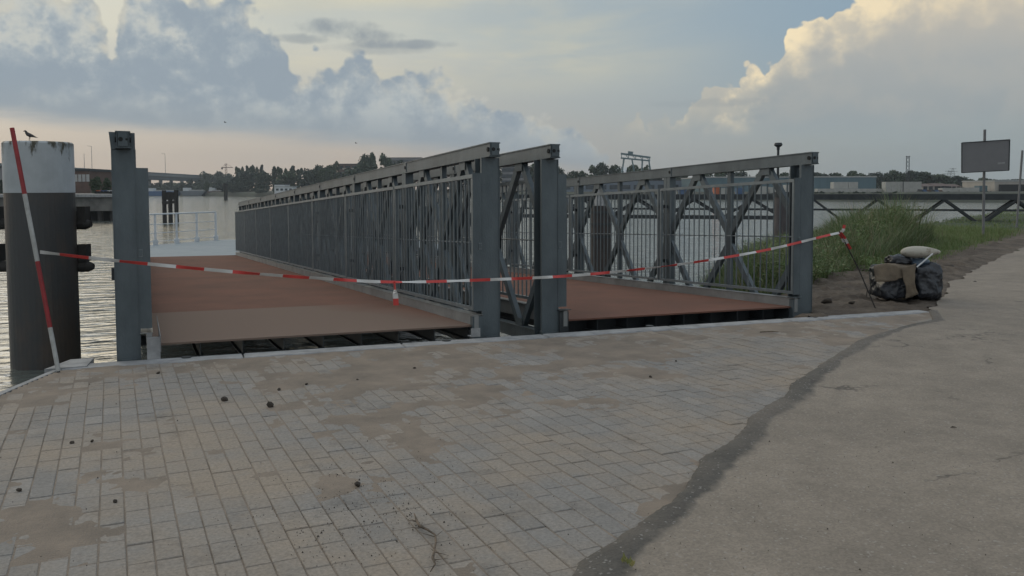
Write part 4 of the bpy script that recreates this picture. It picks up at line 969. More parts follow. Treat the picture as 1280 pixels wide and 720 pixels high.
def tree(px, ytop, wpx, d, kind, label, group, z=LANDZ):
    global tn; tn += 1
    t = at(px, ytop, d); h = (t.z-z)/.98; w = wpx*d/F
    nm = {'round':'broadleaf_tree','tall':'poplar_tree','bush':'bank_bush'}[kind]
    root = thing(nm, (t.x,t.y,z), label, 'bush' if kind == 'bush' else 'tree', group)
    sx = w/{'round':.95,'tall':.5,'bush':1.3}[kind]
    root.scale = (sx, sx, h/({'bush':.80,'round':.93}.get(kind,1.0))); root.rotation_euler = (0,0,R()*6.28)
    for nm2, me in zip(('crown','trunk'), PROT[kind][tn % len(PROT[kind])]):
        o = bpy.data.objects.new(nm2, me); COL.objects.link(o); o.parent = root
GL, GM, GRt = 'trees on the far shore left of the bridges', 'trees on the far shore behind the bridges', 'trees on the far shore at right'
LT = [(190,231,30,560,'bush'),(213,229,34,560,'round'),(240,230,32,560,'bush'),(258,217,26,640,'round'),(272,216,22,640,'round'),(285,219,22,630,'round'),
 (297,207,9,470,'tall'),(303,206,9,468,'tall'),(309,208,8,470,'tall'),(315,205,9,468,'tall'),(321,206,9,470,'tall'),(327,207,8,468,'tall'),(307,216,34,450,'round'),(330,217,30,440,'round'),
 (343,209,10,430,'tall'),(349,207,10,430,'tall'),(357,208,10,428,'tall'),(366,208,11,425,'tall'),(374,209,10,425,'tall'),(358,216,40,410,'round'),(385,213,30,400,'round'),(396,209,22,400,'round'),(408,209,24,395,'round'),(418,206,22,420,'round'),
 (440,212,30,395,'round'),(455,197,20,385,'round'),(466,194,18,385,'round'),(480,197,24,385,'round'),(497,203,26,380,'round'),(452,206,44,375,'round'),(500,207,40,375,'round'),(540,208,44,370,'round'),(575,210,44,365,'round'),(610,209,40,360,'round')]
MTt = [(640,206,34,355,'round'),(668,208,34,350,'round'),(700,211,26,345,'round'),(716,216,22,345,'round'),(728,215,20,345,'round'),(742,210,24,340,'round'),(755,206,30,340,'round'),(770,209,22,340,'round'),(790,208,34,335,'round'),(806,210,24,335,'round'),(822,214,26,335,'round'),
 (850,216,30,330,'round'),(878,218,34,325,'round'),(905,214,30,322,'round'),(925,216,28,320,'round'),(950,217,32,318,'round'),(978,217,30,316,'round'),(1000,218,26,315,'round')]
RTt = [(1025,217,22,310,'round'),(1045,218,28,310,'round'),(1064,215,20,305,'round'),(1080,219,24,305,'round'),(1096,217,18,300,'round'),(1108,218,18,300,'round'),(1120,214,22,298,'round'),(1132,218,20,298,'round'),(1144,215,26,296,'round'),(1156,217,26,296,'round'),(1168,219,24,295,'round'),(1186,221,26,292,'round'),(1201,221,26,292,'round'),(1214,225,22,290,'round'),(1231,223,24,288,'round'),(1240,227,20,288,'round'),(1268,225,40,300,'round'),(1292,224,36,300,'round')]
for L_, g_, lb in ((LT,GL,'left'),(MTt,GM,'mid'),(RTt,GRt,'right')):
    for (px, y, w, d, kd) in L_:
        if lb == 'right': w *= 1.35
        base = {'left':'on the far shore left, above the left bridge chord','mid':'on the far shore behind the right bridge','right':'on the far shore behind the containers at right'}[lb]
        nm = {'round':'round dark green tree','tall':'narrow dark poplar','bush':'low dark bush'}[kd]
        tree(px, y, w, d, kd, nm+' '+base, g_)
# trees below the viaduct near the old quay
for px, y, w, d, lb in ((120,222,18,118,'bushy tree on the old quay right of the brick building'),(132,224,14,120,'small tree on the old quay beside the left end column of the bridge'),(4,226,16,125,'dark tree on the old quay at the left picture edge')):
    tree(px, y, w, d, 'round', lb, 'trees on the old quay', .9)
for i in range(13):
    tree(180+i*10+U_(-3,3), U_(224,229), 30, 600-i*14, 'bush', 'dark green bush on the bank below the viaduct', 'bushes below the viaduct', .3)
# low bushes along the far quay in front of the containers
for i in range(26):
    px = 1018+i*10.4+U_(-3,3); d = 205
    tree(px, U_(238.5,241), U_(5,10), d-2, 'bush', 'small dark bush on the quay edge in front of the white containers', 'bushes along the far quay', .2)
for i in range(9):
    tree(318+i*13+U_(-3,3), U_(233,236), 18, 405-i*8, 'bush', 'low green bush at the waterline below the left trees', 'bushes at the far waterline', .2)

# ================================================================== FAR BUILDINGS
def oriented(px0, px1, y0, y1, d0_, depth, d1_=None):
    a = at(px0, y1, d0_); b = at(px1, y1, d1_ or d0_); t = at((px0+px1)/2, y0, ((d1_ or d0_)+d0_)/2)
    ux = (b-a); ux.z = 0; L = ux.length; ux.normalize(); uy = Vector((-ux.y, ux.x, 0)); 
    if uy.dot(FW) < 0: uy = -uy
    base = min(a.z,b.z); o = Vector((a.x,a.y,base)); return o, ux, uy, L, depth, t.z-base
def fr_box(mb, fr, u0_, u1_, v0, v1, z0, z1, mi=0):
    o, ux, uy = fr[:3]; P = lambda u, v, z: o+ux*u+uy*v+Vector((0,0,z))
    mb.add([P(u0_,v0,z0),P(u1_,v0,z0),P(u1_,v1,z0),P(u0_,v1,z0),P(u0_,v0,z1),P(u1_,v0,z1),P(u1_,v1,z1),P(u0_,v1,z1)],[(0,3,2,1),(4,5,6,7),(0,1,5,4),(1,2,6,5),(2,3,7,6),(3,0,4,7)],mi)
def building(name, px0, px1, y0, y1, d, depth, wallm, label, cat, roofm=None, roof='flat', wins=None, group=None, sink=1.0, d1=None):
    fr = oriented(px0, px1, y0, y1, d, depth, d1); o, ux, uy, L, D_, H = fr; root = thing(name, o, label, cat, group)
    m = MB(); hh = H if roof == 'flat' else H*.6; fr_box(m, fr, 0, L, 0, D_, -sink, hh); m.build('wall', wallm, root)
    m = MB()
    if roof == 'flat': fr_box(m, fr, -.15, L+.15, -.15, D_+.15, hh+.01, hh+.35)
    else:
        P = lambda u, v, z: o+ux*u+uy*v+Vector((0,0,z)); e = .4
        m.add([P(-e,-e,hh),P(L+e,-e,hh),P(L+e,D_+e,hh),P(-e,D_+e,hh),P(-e,D_/2,H),P(L+e,D_/2,H)],[(0,1,5,4),(2,3,4,5),(0,4,3),(1,2,5),(3,2,1,0)])
    m.build('roof', roofm or steel_dk, root)
    if wins:
        nr, nc, ww, wh = wins
        for r_ in range(nr):
            for c_ in range(nc):
                m = MB(); u = L*(c_+.5)/nc; z = hh*(r_+.55)/nr; fr_box(m, fr, u-ww/2, u+ww/2, -.06, .3, z-wh/2, z+wh/2); m.build('window', glass, root)
    return root, fr
teal = mat('teal_cladding', (.085,.15,.18), .6, 0, (.07,.125,.15), .5, .5, stretch=(1,1,.1)); lightg = mat('light_cladding', (.38,.39,.38), .6, 0, (.30,.31,.31), .4, .5)
brickm = mat('brown_brick', (.12,.075,.06), .9, 0, (.09,.06,.05), 1, .5); cream = mat('cream_render', (.40,.37,.33), .8, 0, (.32,.30,.27), .6, .5); rooft = mat('brown_roof_tiles', (.095,.065,.055), .8); contw = mat('white_container_paint', (.40,.40,.38), .55, 0, (.32,.32,.30), .7, .5)
bluec = mat('blue_container_paint', (.035,.09,.20), .5); orc = mat('orange_container_paint', (.42,.10,.03), .5); grb = mat('grey_building_wall', (.20,.20,.21), .8, 0, (.15,.15,.16), .5, .5)
building('warehouse', 880,1095,222,240,262,35,teal,'long teal warehouse with pale roof edge on the far shore behind the containers','warehouse',lightg)
building('warehouse', 700,880,226,243,300,25,mat('grey_blue_cladding',(.12,.15,.19),.6),'low blue grey industrial hall seen through the top of the right bridge','warehouse',steel_dk,wins=(1,12,3,1.5))
building('shed', 1243,1300,227,246,222,16,cream,'open fronted shed with cream side wall at the right edge','shed',lightg)
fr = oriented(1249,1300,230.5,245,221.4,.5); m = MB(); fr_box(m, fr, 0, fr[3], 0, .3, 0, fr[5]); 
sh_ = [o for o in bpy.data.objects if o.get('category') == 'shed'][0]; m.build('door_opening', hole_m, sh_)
def container(px0, px1, y0, y1, d, m_, label, group='shipping containers on the far quay'):
    fr = oriented(px0,px1,y0,y1,d,2.5); o, ux, uy, L, D_, H = fr; root = thing('shipping_container', o, label, 'container', group); b_ = MB()
    fr_box(b_, fr, .05, L-.05, .06, D_, 0, H-.02); n = max(6,int(L/.6))
    for k in range(n): u = .1+(L-.2)*k/n; fr_box(b_, fr, u, u+(L-.2)/n*.5, .01, .06, .15, H-.15)
    b_.build('corrugated_body', m_, root); b_ = MB()
    for u in (0, L-.14): fr_box(b_, fr, u, u+.14, 0, .12, 0, H)
    fr_box(b_, fr, .14, L-.14, 0, .1, H-.13, H); fr_box(b_, fr, .14, L-.14, 0, .1, 0, .13); b_.build('corner_frame', m_, root)
for i in range(4):
    x0 = 1022+i*20.8; container(x0,x0+20.4,235.8,245,222,contw,'white container in the low row in front of the teal warehouse, '+('first','second','third','fourth')[i]+' from the left')
container(1042,1060.5,227.5,235.6,223,contw,'white container stacked on the low row before the warehouse, left one of two'); container(1061,1072.5,227.5,235.6,223,contw,'short grey container stacked on the low row before the warehouse, right one of two')
for r_ in range(2):
    for c_ in range(2): container(1107+c_*22.6,1129.2+c_*22.6,227.2+r_*7.9,235+r_*7.9,220,contw,'white container of the tall block of four, '+(('upper','lower')[r_])+' '+('left','right')[c_])
for k, (a, b, t) in enumerate(((1178,1199,235),(1200,1224,234.5))): container(a,b,t,244.5,219,contw,'pale container right of the houses, '+('left','right')[k]+' of two')
container(1224,1234,232,244.5,222,teal,'teal container standing beside the sign post')
for a, b, y0, mt, lb in ((893,899,234,orc,'orange container seen through the right bridge railing'),(900,912,235,contw,'white container beside the orange one behind the railing'),(922,930,235,bluec,'bright blue container behind the middle of the last railing panel'),
                          (945,958,233,contw,'white container left of the lamp pile behind the railing'),(962,971,234,contw,'white container directly left of the lamp post'),(982,992,231,contw,'tall pale container right of the lamp pile'),(850,862,236,bluec,'dark blue container seen through the second last railing panel'),(832,846,237,contw,'grey container above the jetty behind the railing')):
    container(a,b,y0,244,228,mt,lb)
for px0, px1, y0, lb in ((1153,1174,229.5,'low house with brown tiled roof, leftmost beside the containers'),(1171,1186,229,'house with pale gable in the middle of the row behind the containers'),(1184,1201,230,'low house with brown roof at right of the row')):
    building('house', px0,px1,y0,238,238,9,cream,lb,'house',rooft,'gable',(1,3,1,1.1),'houses behind the container yard')
for k in range(6):
    px = 1150+k*5; fr = oriented(px,px+4,236.5+R(),241,214,1.8); m = MB(); fr_box(m, fr, 0, fr[3], 0, 1.8, .3, fr[5]*.6); fr_box(m, fr, fr[3]*.2, fr[3]*.8, .1, 1.7, fr[5]*.6, fr[5])
    root = thing('parked_car', fr[0], 'dark parked car in the row below the brown roofed houses', 'car', 'cars parked by the houses'); m.build('body', [steel_dk, bluec, brickm][k % 3], root)
# houses and flats on the left shore
building('apartment_building', 422,448,205.5,230,430,18,brickm,'brick apartment block with pale balconies among the trees above the bridge chord','building',steel_dk,wins=(3,3,2.5,1.5))
fr = oriented(430,452,211,213,428,2); b_ = [o for o in bpy.data.objects if o.get('category') == 'building'][0]
for y in (210,215,219.5):
    fr = oriented(428 if y < 218 else 420,448,y,y+2,427,2.2); m = MB(); fr_box(m, fr, 0, fr[3], 0, 2.2, 0, fr[5]); m.build('balcony', cream, b_)
building('apartment_building', 487,527,197.5,215,520,14,grb,'long flat roofed building rising behind the trees above the bridge chord','building',steel_dk,wins=(2,9,2.5,1.8))
building('apartment_building', 628,662,209,232,330,14,grb,'grey building seen between the end posts of the two bridges','building',steel_dk,wins=(3,5,2.6,1.4))
building('boathouse', 343,356,231,240,340,8,white_p,'white two storey boathouse at the waterline before the left trees','boathouse',steel_dk,wins=(1,2,1.2,1.1))
building('boathouse_annex', 344,366,234,240.5,336,6,white_p,'low white annex with dark windows in front of the boathouse','annex',lightg,wins=(1,4,1,.8))
# old quay on the left with a brick building
oq = thing('old_quay', at(60,260,92), 'long concrete quay on dark piles across the water at left', 'quay')
A_ = at(-420,245,92); B2 = at(141,245,92); A_.z = B2.z = 0; ux = (B2-A_).normalized(); uy = Vector((-ux.y,ux.x,0)); L_ = (B2-A_).length
fr = (A_, ux, uy); ztq = at(60,243,92).z
m = MB(); fr_box(m, fr, 0, L_, -.1, 6, ztq-.30, ztq); m.build('edge_slab', conc, oq)
m = MB(); fr_box(m, fr, 0, L_, .2, 6, at(60,264,92).z, ztq-.31); m.build('front_beam', conc_q, oq)
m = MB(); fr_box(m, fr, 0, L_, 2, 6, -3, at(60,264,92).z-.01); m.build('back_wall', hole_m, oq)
for k in range(24): u = L_-.4-k*1.35; m = MB(); p = A_+ux*u+uy*.8; m.tube((p.x,p.y,-3),(p.x,p.y,at(60,264,92).z-.005),.28,n=10); m.build('pile', wood_dk, oq)
lq = MB(); lqp = [bank_pt(-1500,98.2),bank_pt(138,98.2),bank_pt(139,475),bank_pt(141,520),bank_pt(-1500,520)]; lq.prism([(p[0],p[1]) for p in lqp], -3, ztq-.02); tag(lq.build('far_left_land', conc_q), 'flat ground of the old quay at left', None, None, 'structure')
building('brick_building', 88,113,214,243,135,12,brickm,'brick building with a row of pale windows behind the mooring pile','building',steel_dk,wins=None)
bb = [o for o in bpy.data.objects if o.name == 'brick_building'][0]; fr = oriented(88,113,214,243,135,12)
for k in range(5): m = MB(); u = fr[3]*(k+.5)/5; fr_box(m, fr, u-.24, u+.24, -.05, .2, fr[5]*.55, fr[5]*.86); m.build('window', lightg, bb)
building('brick_building', 0,9,210,243,140,10,grb,'grey building at the left picture edge beyond the water','building',steel_dk)
for a,b,mt,lb in ((120,124,orc,'orange van on the old quay under the trees'),(126,133,bluec,'blue van on the old quay under the trees'),(134,140,white_p,'white van on the old quay beside the left bridge column')):
    fr = oriented(a,b,238,243.5,110,1.8); root = thing('parked_van', fr[0], lb, 'van', 'vans parked on the old quay'); m = MB(); fr_box(m, fr, 0, fr[3], 0, 1.8, .25, fr[5]); m.build('body', mt, root)
    m = MB(); fr_box(m, fr, .02, fr[3]*.3, -.02, .1, fr[5]*.55, fr[5]*.85); m.build('window', glass, root)
    m = MB()
    for u in (.2,.8): p = fr[0]+fr[1]*fr[3]*u; m.tube(p+fr[2]*-.03+Vector((0,0,.25)), p+fr[2]*.2+Vector((0,0,.25)), .25, n=10)
    m.build('wheels', hole_m, root)

# motorway viaduct
vd = thing('motorway_viaduct', at(200,225,560), 'long grey motorway viaduct crossing behind the river at left', 'viaduct')
V0 = at(-120,200,330); V1 = at(312,224,760); dv = (V1-V0); dvh = Vector((dv.x,dv.y,0)).normalized(); nv = Vector((-dvh.y,dvh.x,0))
if nv.dot(FW) < 0: nv = -nv
vc = mat('viaduct_concrete', (.23,.25,.26), .85, 0, (.18,.195,.20), .05, .5)
def V(t, off, dz): return V0+dv*t+nv*off+Vector((0,0,dz))
m = MB(); m.add([V(0,0,-1.2),V(1,0,-1.2),V(1,14,-1.2),V(0,14,-1.2),V(0,0,0),V(1,0,0),V(1,14,0),V(0,14,0)],[(0,3,2,1),(4,5,6,7),(0,1,5,4),(1,2,6,5),(2,3,7,6),(3,0,4,7)]); m.build('deck', vc, vd)
m = MB(); m.add([V(0,1.5,-4.0),V(1,1.5,-3.2),V(1,12,-3.2),V(0,12,-4.0),V(0,1.5,-1.21),V(1,1.5,-1.21),V(1,12,-1.21),V(0,12,-1.21)],[(0,3,2,1),(4,5,6,7),(0,1,5,4),(1,2,6,5),(2,3,7,6),(3,0,4,7)]); m.build('girder', mat('viaduct_girder', (.10,.12,.135), .7), vd)
m = MB(); m.add([V(0,-.1,.01),V(1,-.1,.01),V(1,.1,.01),V(0,.1,.01),V(0,-.1,1.0),V(1,-.1,1.0),V(1,.1,1.0),V(0,.1,1.0)],[(0,3,2,1),(4,5,6,7),(0,1,5,4),(1,2,6,5),(2,3,7,6),(3,0,4,7)]); m.build('parapet', steel, vd)
for t in [.06+.085*k for k in range(11)]:
    m = MB(); a = V(t,2.5,-3.4); b = V(t,10,-3.4)
    for q in (a, b): m.box(q.x-1.1,q.x+1.1,q.y-1.1,q.y+1.1,-3,q.z)
    m.build('pier', vc, vd)
for px, yt, lb, grp in ((94.5,198,'lamp on the viaduct just right of the mooring pile',1),(107,192,'tall mast on the viaduct between pile and bridge column',0),(116.5,183,'tallest lamp mast on the viaduct left of the bridge column',1),(208,192.5,'thin lamp mast on the viaduct right of the bridge column',1),(1,190,'lamp mast at the left picture edge',0)):
    t = max(0,min(1,(px+120)/432)); t = t*330/(330*t+760*(1-t)) if 0 else t
    # find point of the deck on this sight line
    lo_, hi_ = 0.0, 1.0
    for _ in range(40):
        mi_ = (lo_+hi_)/2; P = V(mi_,0,0)-CAM; x_ = 640+F*P.dot(RT)/P.dot(FW)
        if x_ < px: lo_ = mi_
        else: hi_ = mi_
    p = V(lo_,.6,0); d = (p-CAM).dot(FW); top = at(px,yt,d); m = MB(); m.tube((p.x,p.y,p.z),(p.x,p.y,top.z),.16,.10,n=6)
    root = thing('lamp_mast', p, lb, 'lamp mast', 'lamp masts on the viaduct'); m.build('mast', vc, root)
    if grp: m = MB(); m.bar(Vector((p.x,p.y,top.z)), Vector((p.x,p.y,top.z))-rr*(2.2 if px > 90 else 1)+Vector((0,0,.3)), .15,.15); m.build('lamp_arm', vc, root)
# moored barges below the viaduct
for a, b, y0, mt, lb in ((178,222,239,bluec,'long low blue barge moored under the viaduct, left one'),(224,256,238.6,mat('barge_grey',(.12,.14,.16),.6),'grey barge moored beside the blue one'),(258,276,239,brickm,'reddish barge moored near the river marker'),(284,300,239.5,steel_dk,'dark barge moored right of the river marker')):
    fr = oriented(a,b,y0,243.4,452,6); root = thing('barge', fr[0], lb, 'barge', 'barges moored under the viaduct'); L = fr[3]; H = fr[5]
    m = MB(); o, ux, uy = fr[:3]; P = lambda u, v, z: o+ux*u+uy*v+Vector((0,0,z))
    m.add([P(2,0,-.6),P(L-2,0,-.6),P(L-1,6,-.6),P(2,6,-.6),P(0,0,H),P(L,0,H),P(L,6,H),P(0,6,H)],[(0,3,2,1),(4,5,6,7),(0,1,5,4),(1,2,6,5),(2,3,7,6),(3,0,4,7)]); m.build('hull', mt, root)
    m = MB(); fr_box(m, fr, L*.12, L*.12+3, 1, 5, H, H+1.6); m.build('wheelhouse', white_p, root)
    m = MB(); fr_box(m, fr, L*.35, L*.9, 1, 5, H, H+.6); m.build('hatch_cover', lightg, root)
building('houseboat', 262,273,234.5,240,470,6,white_p,'white boxy houseboat under the viaduct near the river marker','houseboat',lightg,wins=(1,2,1.2,1))
# yellow green tree beside the viaduct
tree(258.5,226,9,440,'tall','yellowish green slender tree in front of the viaduct','trees by the viaduct')
for ch in bpy.data.objects[-1:]: pass
# construction crane
ck = mat('crane_red_steel', (.16,.09,.07), .6)
b = at(283,234,640); root = thing('tower_crane', b, 'small reddish tower crane on the skyline right of the viaduct', 'crane'); t = at(283,204.5,640); m = MB()
for k in (-.7,.7): m.bar(b+rr*k, Vector((b.x,b.y,t.z))+rr*k*.8, .3,.3)
for k in range(9):
    z0 = b.z+(t.z-b.z)*k/9; z1 = b.z+(t.z-b.z)*(k+1)/9; m.bar(Vector((b.x,b.y,z0))-rr*.7, Vector((b.x,b.y,z1))+rr*.7, .2,.2)
m.build('mast', ck, root); j = at(277.5,209.3,640); j2 = at(291,209.3,640); m = MB(); m.bar(j,j2,.6,.5); m.bar(Vector((b.x,b.y,t.z)),j2,.12,.12); m.bar(Vector((b.x,b.y,t.z)),j,.12,.12); m.build('jib', ck, root)
m = MB(); m.bar(j,j-Vector((0,0,1.4)),1.2,1.2); m.build('counterweight', conc_q, root)
# gantry crane
gm = mat('gantry_blue_green', (.10,.16,.18), .6); gd = 300; root = thing('gantry_crane', at(795,232,gd), 'blue green gantry crane rising above the middle trees', 'crane'); m = MB()
for (xa,ya,xb,yb,w) in ((776,192,813,197,.9),(776,197.5,812.5,201,.7)): m.bar(at(xa,ya,gd),at(xb,yb,gd),.6,w*.7)
for k in range(9): x = 777+k*4.4; m.bar(at(x,192.3+k*.6,gd),at(x+4.2*(k%2),197.6+k*.42,gd),.18,.18)
g0 = m.build('girder', gm, root)
for (xa,ya,xb,yb) in ((780,198,775,232),(790,199,796,232),(803,200,801,232),(811,200,816,232)): m = MB(); m.bar(at(xa,ya,gd),at(xb,yb,gd),.42,.42); m.build('leg', gm, root)
m = MB(); m.bar(at(785,190.8,gd),at(791,191.5,gd),1.4,1.0); m.build('trolley', gm, root)
# lattice mast and pylons
def lattice(name, px, yt, yb, d, w0, w1, label, cat, arms=()):
    b = at(px,yb,d); t = at(px,yt,d); root = thing(name, b, label, cat); m = MB(); H = t.z-b.z; n = 9
    for k in (-1,1): m.bar(b+rr*k*w0, b+rr*k*w1+Vector((0,0,H)), .16,.16)
    for i in range(n):
        f0, f1 = i/n, (i+1)/n; wa, wb_ = w0+(w1-w0)*f0, w0+(w1-w0)*f1
        for k in (-1,1): m.bar(b+rr*k*wa+Vector((0,0,H*f0)), b-rr*k*wb_+Vector((0,0,H*f1)), .08,.08)
    m.build('mast', steel_dk, root)
    for f_, hw in arms: q = MB(); q.bar(b-rr*hw+Vector((0,0,H*f_)), b+rr*hw+Vector((0,0,H*f_)), .2,.2); q.build('cross_arm', steel_dk, root)
lattice('lattice_mast', 1134, 195, 240, 285, .55, .45, 'slender lattice mast behind the white containers', 'mast', ((.98,.7),))
lattice('power_pylon', 1186, 213, 235, 620, 3, .5, 'small faint power pylon on the skyline, left one of two', 'pylon', ((.95,3),(.8,4.5),(.65,3.5)))
lattice('power_pylon', 1190.5, 210, 235, 620, 3, .4, 'small faint power pylon on the skyline, right one of two', 'pylon', ((.96,2.4),(.82,3.6)))
p = at(1129,227,219.5); m = MB(); m.tube(p+Vector((0,0,-2.5)), p+Vector((0,0,2)), .07, n=6); tag(m.build('flag_pole', steel_dk, loc=p-Vector((0,0,2.5))), 'thin dark pole standing at the seam of the four white containers', 'pole')

# ================================================================== AIR
hz = MB(); hz.box(-1590,1590,-1590,1590,WZ-3.5,60); o = hz.build('haze', None or mat('haze_surface',(1,1,1)), None); tag(o, 'thin evening haze over the river', None, None, 'stuff')
hm = bpy.data.materials.new('haze_air'); hm.use_nodes = True; nt = hm.node_tree; nt.nodes.clear(); out = nn(nt,'ShaderNodeOutputMaterial'); pv = nn(nt,'ShaderNodeVolumePrincipled'); pv.inputs['Density'].default_value = .00032; pv.inputs['Color'].default_value = (.72,.78,.84,1); pv.inputs['Anisotropy'].default_value = .1
nt.links.new(pv.outputs[0], out.inputs['Volume']); o.data.materials.clear(); o.data.materials.append(hm)

# ================================================================== SKY
SUN_EL, SUN_AZ = math.radians(24), YAW - math.radians(48)      # azimuth measured from +Y towards +X
def s2l(r, g, b):
    f_ = lambda c: (c/255/12.92) if c/255 <= .04045 else ((c/255+.055)/1.055)**2.4
    return (f_(r), f_(g), f_(b))
W = bpy.data.worlds.new('World'); sc.world = W; W.use_nodes = True; nt = W.node_tree; nt.nodes.clear()
STR = .10; GAIN = 1.0
lk = nt.links.new
def mth(op, a, b=None, c=None, clamp=False):
    n = nn(nt, 'ShaderNodeMath', operation=op); n.use_clamp = clamp
    for i, v in enumerate((a,b,c)):
        if v is None: continue
        if isinstance(v, (int,float)): n.inputs[i].default_value = v
        else: lk(v, n.inputs[i])
    return n.outputs[0]
def mapr(v, a, b, c=0., d=1., smooth=True):
    n = nn(nt, 'ShaderNodeMapRange'); n.interpolation_type = 'SMOOTHSTEP' if smooth else 'LINEAR'; lk(v, n.inputs[0])
    for i, x in enumerate((a,b,c,d)): 
        if isinstance(x,(int,float)): n.inputs[i+1].default_value = x
        else: lk(x, n.inputs[i+1])
    return n.outputs[0]
def rgb(px): 
    n = nn(nt, 'ShaderNodeRGB'); c = s2l(*px); n.outputs[0].default_value = (*[x/STR*GAIN for x in c], 1); return n.outputs[0]
def mix(f_, a, b):
    n = nn(nt, 'ShaderNodeMix', data_type='RGBA'); n.clamp_factor = True
    if isinstance(f_, (int,float)): n.inputs[0].default_value = f_
    else: lk(f_, n.inputs[0])
    lk(a, n.inputs[6]); lk(b, n.inputs[7]); return n.outputs[2]
tc = nn(nt, 'ShaderNodeTexCoord'); DIR = tc.outputs['Generated']
sx = nn(nt, 'ShaderNodeSeparateXYZ'); lk(DIR, sx.inputs[0])
rot = nn(nt, 'ShaderNodeVectorRotate', rotation_type='Z_AXIS'); rot.inputs['Angle'].default_value = YAW; lk(DIR, rot.inputs['Vector'])
s2 = nn(nt, 'ShaderNodeSeparateXYZ'); lk(rot.outputs[0], s2.inputs[0])
AZ = mth('ARCTAN2', s2.outputs[0], s2.outputs[1]); EL = mth('ARCSINE', s2.outputs[2])
def noi(scale, detail, rough=.55, stretch=(1,1,1), off=(0,0,0), dist=0.):
    mp = nn(nt, 'ShaderNodeMapping'); mp.inputs['Scale'].default_value = stretch; mp.inputs['Location'].default_value = off; lk(rot.outputs[0], mp.inputs[0])
    n = nn(nt, 'ShaderNodeTexNoise'); n.inputs['Scale'].default_value = scale; n.inputs['Detail'].default_value = detail; n.inputs['Roughness'].default_value = rough; n.inputs['Distortion'].default_value = dist; lk(mp.outputs[0], n.inputs[0]); return n.outputs[0]
def azel(px, py): 
    a = math.atan((px-640)/F); return a, math.atan((236-py)/F*math.cos(a))
def curve(pts, lo=-1.3, hi=1.3):     # cloud-top elevation as a function of azimuth
    n = nn(nt, 'ShaderNodeFloatCurve'); c = n.mapping.curves[0]; P = []
    for px, py in pts: a, e_ = azel(px, py); P.append(((a-lo)/(hi-lo), (e_+.1)/.6))
    P.sort(); c.points[0].location = (0, P[0][1]); c.points[1].location = (1, P[-1][1])
    for x, y in P: q = c.points.new(x, y); 
    for q in c.points: q.handle_type = 'VECTOR'
    n.mapping.update(); t = mapr(AZ, lo, hi, smooth=False); lk(t, n.inputs[1]); return mth('MULTIPLY_ADD', n.outputs[0], .6, -.1)
# clear sky: Nishita, warmed and veiled by high cloud
sky = nn(nt, 'ShaderNodeTexSky', sky_type='NISHITA'); sky.sun_disc = False; sky.sun_elevation = SUN_EL; sky.sun_rotation = SUN_AZ; sky.air_density = 1.2; sky.dust_density = 2.0; sky.ozone_density = 1.5
lr_ = mapr(AZ, -.25, .45)
g1 = mapr(EL, .0, .085, smooth=False); g2 = mapr(EL, .06, .17, smooth=False)
left = mix(g2, mix(g1, rgb((196,174,156)), rgb((180,168,158))), rgb((186,186,174)))
right = mix(g2, mix(g1, rgb((141,151,152)), rgb((145,155,158))), rgb((128,150,167)))
base = mix(lr_, left, right)
cir = noi(3.0, 8, .6, (1,1,5.5), (3,1,2), .6)
cm = mth('MULTIPLY', mth('MULTIPLY', mapr(cir, .36, .66), mapr(EL, .09, .15)), mth('MULTIPLY', mapr(AZ, -.55,-.15), mapr(AZ, .30, .02)))
base = mix(mth('MULTIPLY', cm, .9), base, rgb((203,194,165)))
blue_w = mapr(noi(2.2, 5, .5, (1,1,3), (7,2,5)), .45, .62)
base = mix(mth('MULTIPLY', blue_w, .35), base, rgb((136,152,163)))
up_ = mapr(EL, .22, .9); base = mix(up_, base, rgb((196,206,216)))
base = mix(.12, base, sky.outputs[0])
big = noi(8.0, 9, .58, (1,1,1.25), (1.7,.3,.9)); fine = noi(34, 6, .6, (1,1,1.1), (4,4,1))
def sm_vor(scale):
    mp = nn(nt,'ShaderNodeVectorMath', operation='ADD'); nz = nn(nt,'ShaderNodeTexNoise'); nz.inputs['Scale'].default_value = 20; lk(rot.outputs[0], nz.inputs[0])
    sc2 = nn(nt,'ShaderNodeVectorMath', operation='SCALE'); sc2.inputs['Scale'].default_value = .02; lk(nz.outputs[1], sc2.inputs[0]); lk(rot.outputs[0], mp.inputs[0]); lk(sc2.outputs[0], mp.inputs[1])
    v = nn(nt,'ShaderNodeTexVoronoi'); v.feature = 'SMOOTH_F1'; v.inputs['Scale'].default_value = scale; v.inputs['Smoothness'].default_value = .25; v.inputs['Detail'].default_value = 2.5; v.inputs['Roughness'].default_value = .6; lk(mp.outputs[0], v.inputs[0]); return v.outputs[0]
puff = sm_vor(22)
edge_n = mth('ADD', mth('MULTIPLY', mth('SUBTRACT', big, .5), .046), mth('ADD', mth('MULTIPLY', mth('SUBTRACT', .42, puff), .045), mth('MULTIPLY', mth('SUBTRACT', fine, .5), .016)))
big2 = noi(8.0, 9, .58, (1,1,1.25), (1.7+.09,.3,.9-.12)); fine2 = noi(34, 6, .6, (1,1,1.1), (4.12,4,.86))
relief = mth('ADD', mth('MULTIPLY', mth('SUBTRACT', big, big2), 3.2), mth('MULTIPLY', mth('SUBTRACT', fine, fine2), 2.4))
